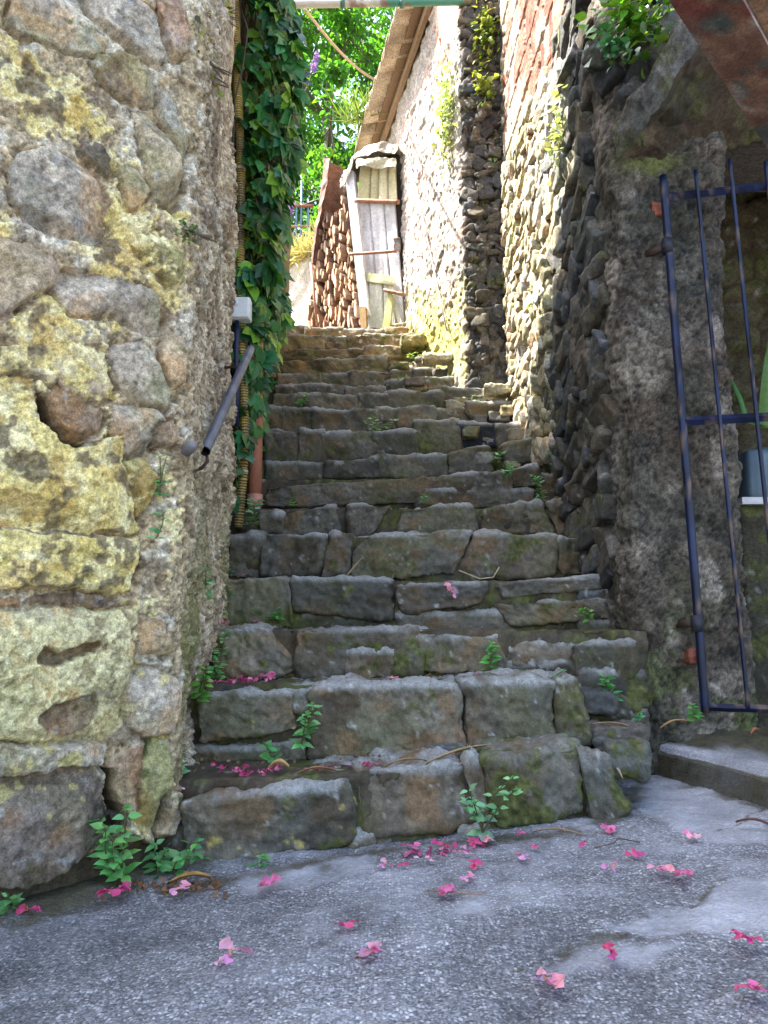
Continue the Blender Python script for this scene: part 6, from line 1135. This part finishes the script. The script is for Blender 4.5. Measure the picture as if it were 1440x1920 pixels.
def blade(a, b, wd, cc, label, name='dry_leaf', up=.012, yawn=(0, 0, 1)):
    a, b = np.asarray(a, float), np.asarray(b, float); L_ = np.linalg.norm(b - a); tq = np.linspace(0, 1, 14); c_ = a + (b - a) * tq[:, None]; c_[:, 2] += up * np.sin(math.pi * tq); sd_ = np.cross((b - a) / L_, yawn); sd_ /= np.linalg.norm(sd_); wv = (wd / 2 * np.sin(np.clip(tq * 2.9 + .15, 0, math.pi)))[:, None]; G = np.stack([c_ - sd_ * wv + [0, 0, .3 * wd], c_, c_ + sd_ * wv + [0, 0, .3 * wd], c_ + sd_ * wv * .95 + [0, 0, .3 * wd - .0012], c_ - [0, 0, .0015], c_ - sd_ * wv * .95 + [0, 0, .3 * wd - .0012]], 1); mb = MB(); grid(G, np.asarray(cc) * (1 + .25 * fbm(G * 60, 3, 920))[..., None], mb); single(name, mb, M_LEAF, label, 'leaf' if name == 'dry_leaf' else 'twig')
def tY(px, py, n_, dy): Yf = SY[n_] + dy; p_ = atY(px, py, Yf); Yf += KY.get(n_, 0) * p_[0]; return atY(px, py, Yf) + [0, 0, .006]
def tG(px, py, up=.014): p_ = atG(px, py); return np.array([p_[0], p_[1], gz(p_[0], p_[1]) + up])
blade(tG(318, 1668), tG(395, 1658), .022, (.42, .24, .07), 'big golden brown leaf under the corner weed')
blade(tY(798, 1437, 1, .03), tY(912, 1402, 1, .10), .016, (.42, .32, .18), 'long pale dry leaf across the bottom tread beside the dark stone', up=.01)
blade(tY(720, 1441, 1, .05), tY(800, 1430, 1, .07), .010, (.36, .26, .14), 'narrow dry leaf on the bottom tread left of the dark stone')
blade(tY(500, 1452, 1, .06), tY(542, 1446, 1, .05), .035, (.55, .40, .18), 'folded light tan leaf among the petals on the bottom tread', up=.02)
blade(tY(556, 1455, 1, .04), tY(630, 1449, 1, .04), .012, (.36, .17, .08), 'thin reddish dry leaf on the bottom tread')
blade(tY(650, 1084, 4, .13), tY(678, 1050, 4, .22), .014, (.30, .20, .11), 'brown pointed leaf leaning against the fifth step', up=.0)
blade(wY(1150, 1440, 2.35), wY(1168, 1462, 2.32), .010, (.45, .36, .22), 'pale thin leaf hanging over the right end of the bottom step')
blade(wY(1112, 1358, 2.55), wY(1195, 1368, 2.58), .012, (.42, .30, .18), 'long pale dry leaf on the earth below the pier')
blade(wY(1238, 1366, 2.60), wY(1288, 1352, 2.62), .014, (.40, .24, .10), 'curled orange brown leaf on the ledge below the pier', up=.012)
blade(tG(1000, 1570), tG(1092, 1576), .008, (.34, .25, .15), 'thin dry leaf lying along the foot of the mossy right stone')
blade(wY(1408, 1378, 2.5), wY(1425, 1370, 2.5), .018, (.45, .18, .09), 'small orange leaf on the concrete ledge near the right edge', up=.01)
blade(tG(1380, 1552), tG(1450, 1560), .014, (.22, .10, .07), 'dark red leaf on the ground at the right edge below the ledge')
for pts_, lab, n_ in (([(860, 1072), (900, 1088), (925, 1085), (936, 1066)], 'curved pale twig on the fourth tread', 4), ):
    mb = MB(); tube(mb, [tY(a_, b_, n_, .10) for a_, b_ in pts_], .003, 6, (.4, .34, .2)); single('twig', mb, M_BARK, lab, 'twig')
mb = MB(); tube(mb, [tG(800, 1682), tG(845, 1684), tG(905, 1690)], .0022, 5, (.3, .2, .13)); single('twig', mb, M_BARK, 'thin dry twig on the ground left of the white cement spot', 'twig')
mb = MB(); tube(mb, [tG(1115, 1600), tG(1150, 1592), tG(1160, 1582), tG(1200, 1590)], .002, 5, (.12, .09, .07)); single('twig', mb, M_BARK, 'dark bent twig on the ground right of the bottom step', 'twig')
# crumbs of brown litter and moss cushions at the wall foot
mb = MB(); rs = np.random.RandomState(95)
for j in range(130):
    px = rs.uniform(190, 420); py = 1668 - .02 * (px - 190) + rs.randn() * 8; p_ = tG(px, py, .008); V, Q, T = tplP; mb.add((V * rs.uniform(.008, .018)) @ orient(rs.randn(3) * [1, 1, .4], rs.randn(3) * .6 + [0, 0, 1]).T + p_, Q, T, np.array([.20, .10, .05]) * rs.uniform(.5, 1.6))
for j in range(330):   # bits blown into the backs of the treads too
    n_ = int(rs.choice([1, 1, 1, 2, 2, 2, 3, 4, 5, 6, 7])); px = rs.uniform(390, 1100 - 12 * n_) if rs.rand() < .6 else rs.uniform(380, 620); Yf = SY[n_] + rs.uniform(.10, .27); p_ = atY(px, 1200, Yf); p_ = np.array([p_[0], Yf + KY.get(n_, 0) * p_[0], SZ[n_] - .004 + .006 * rs.rand()]); V, Q, T = tplP; mb.add((V * rs.uniform(.006, .016)) @ orient(rs.randn(3) * [1, 1, .3], rs.randn(3) * .5 + [0, 0, 1]).T + p_, Q, T, np.array([.17, .10, .05]) * rs.uniform(.5, 1.7))
single('leaf_litter', mb, M_LEAF, 'brown crumbled leaf litter on the lower treads and along the foot of the left wall', 'litter', kind='stuff')
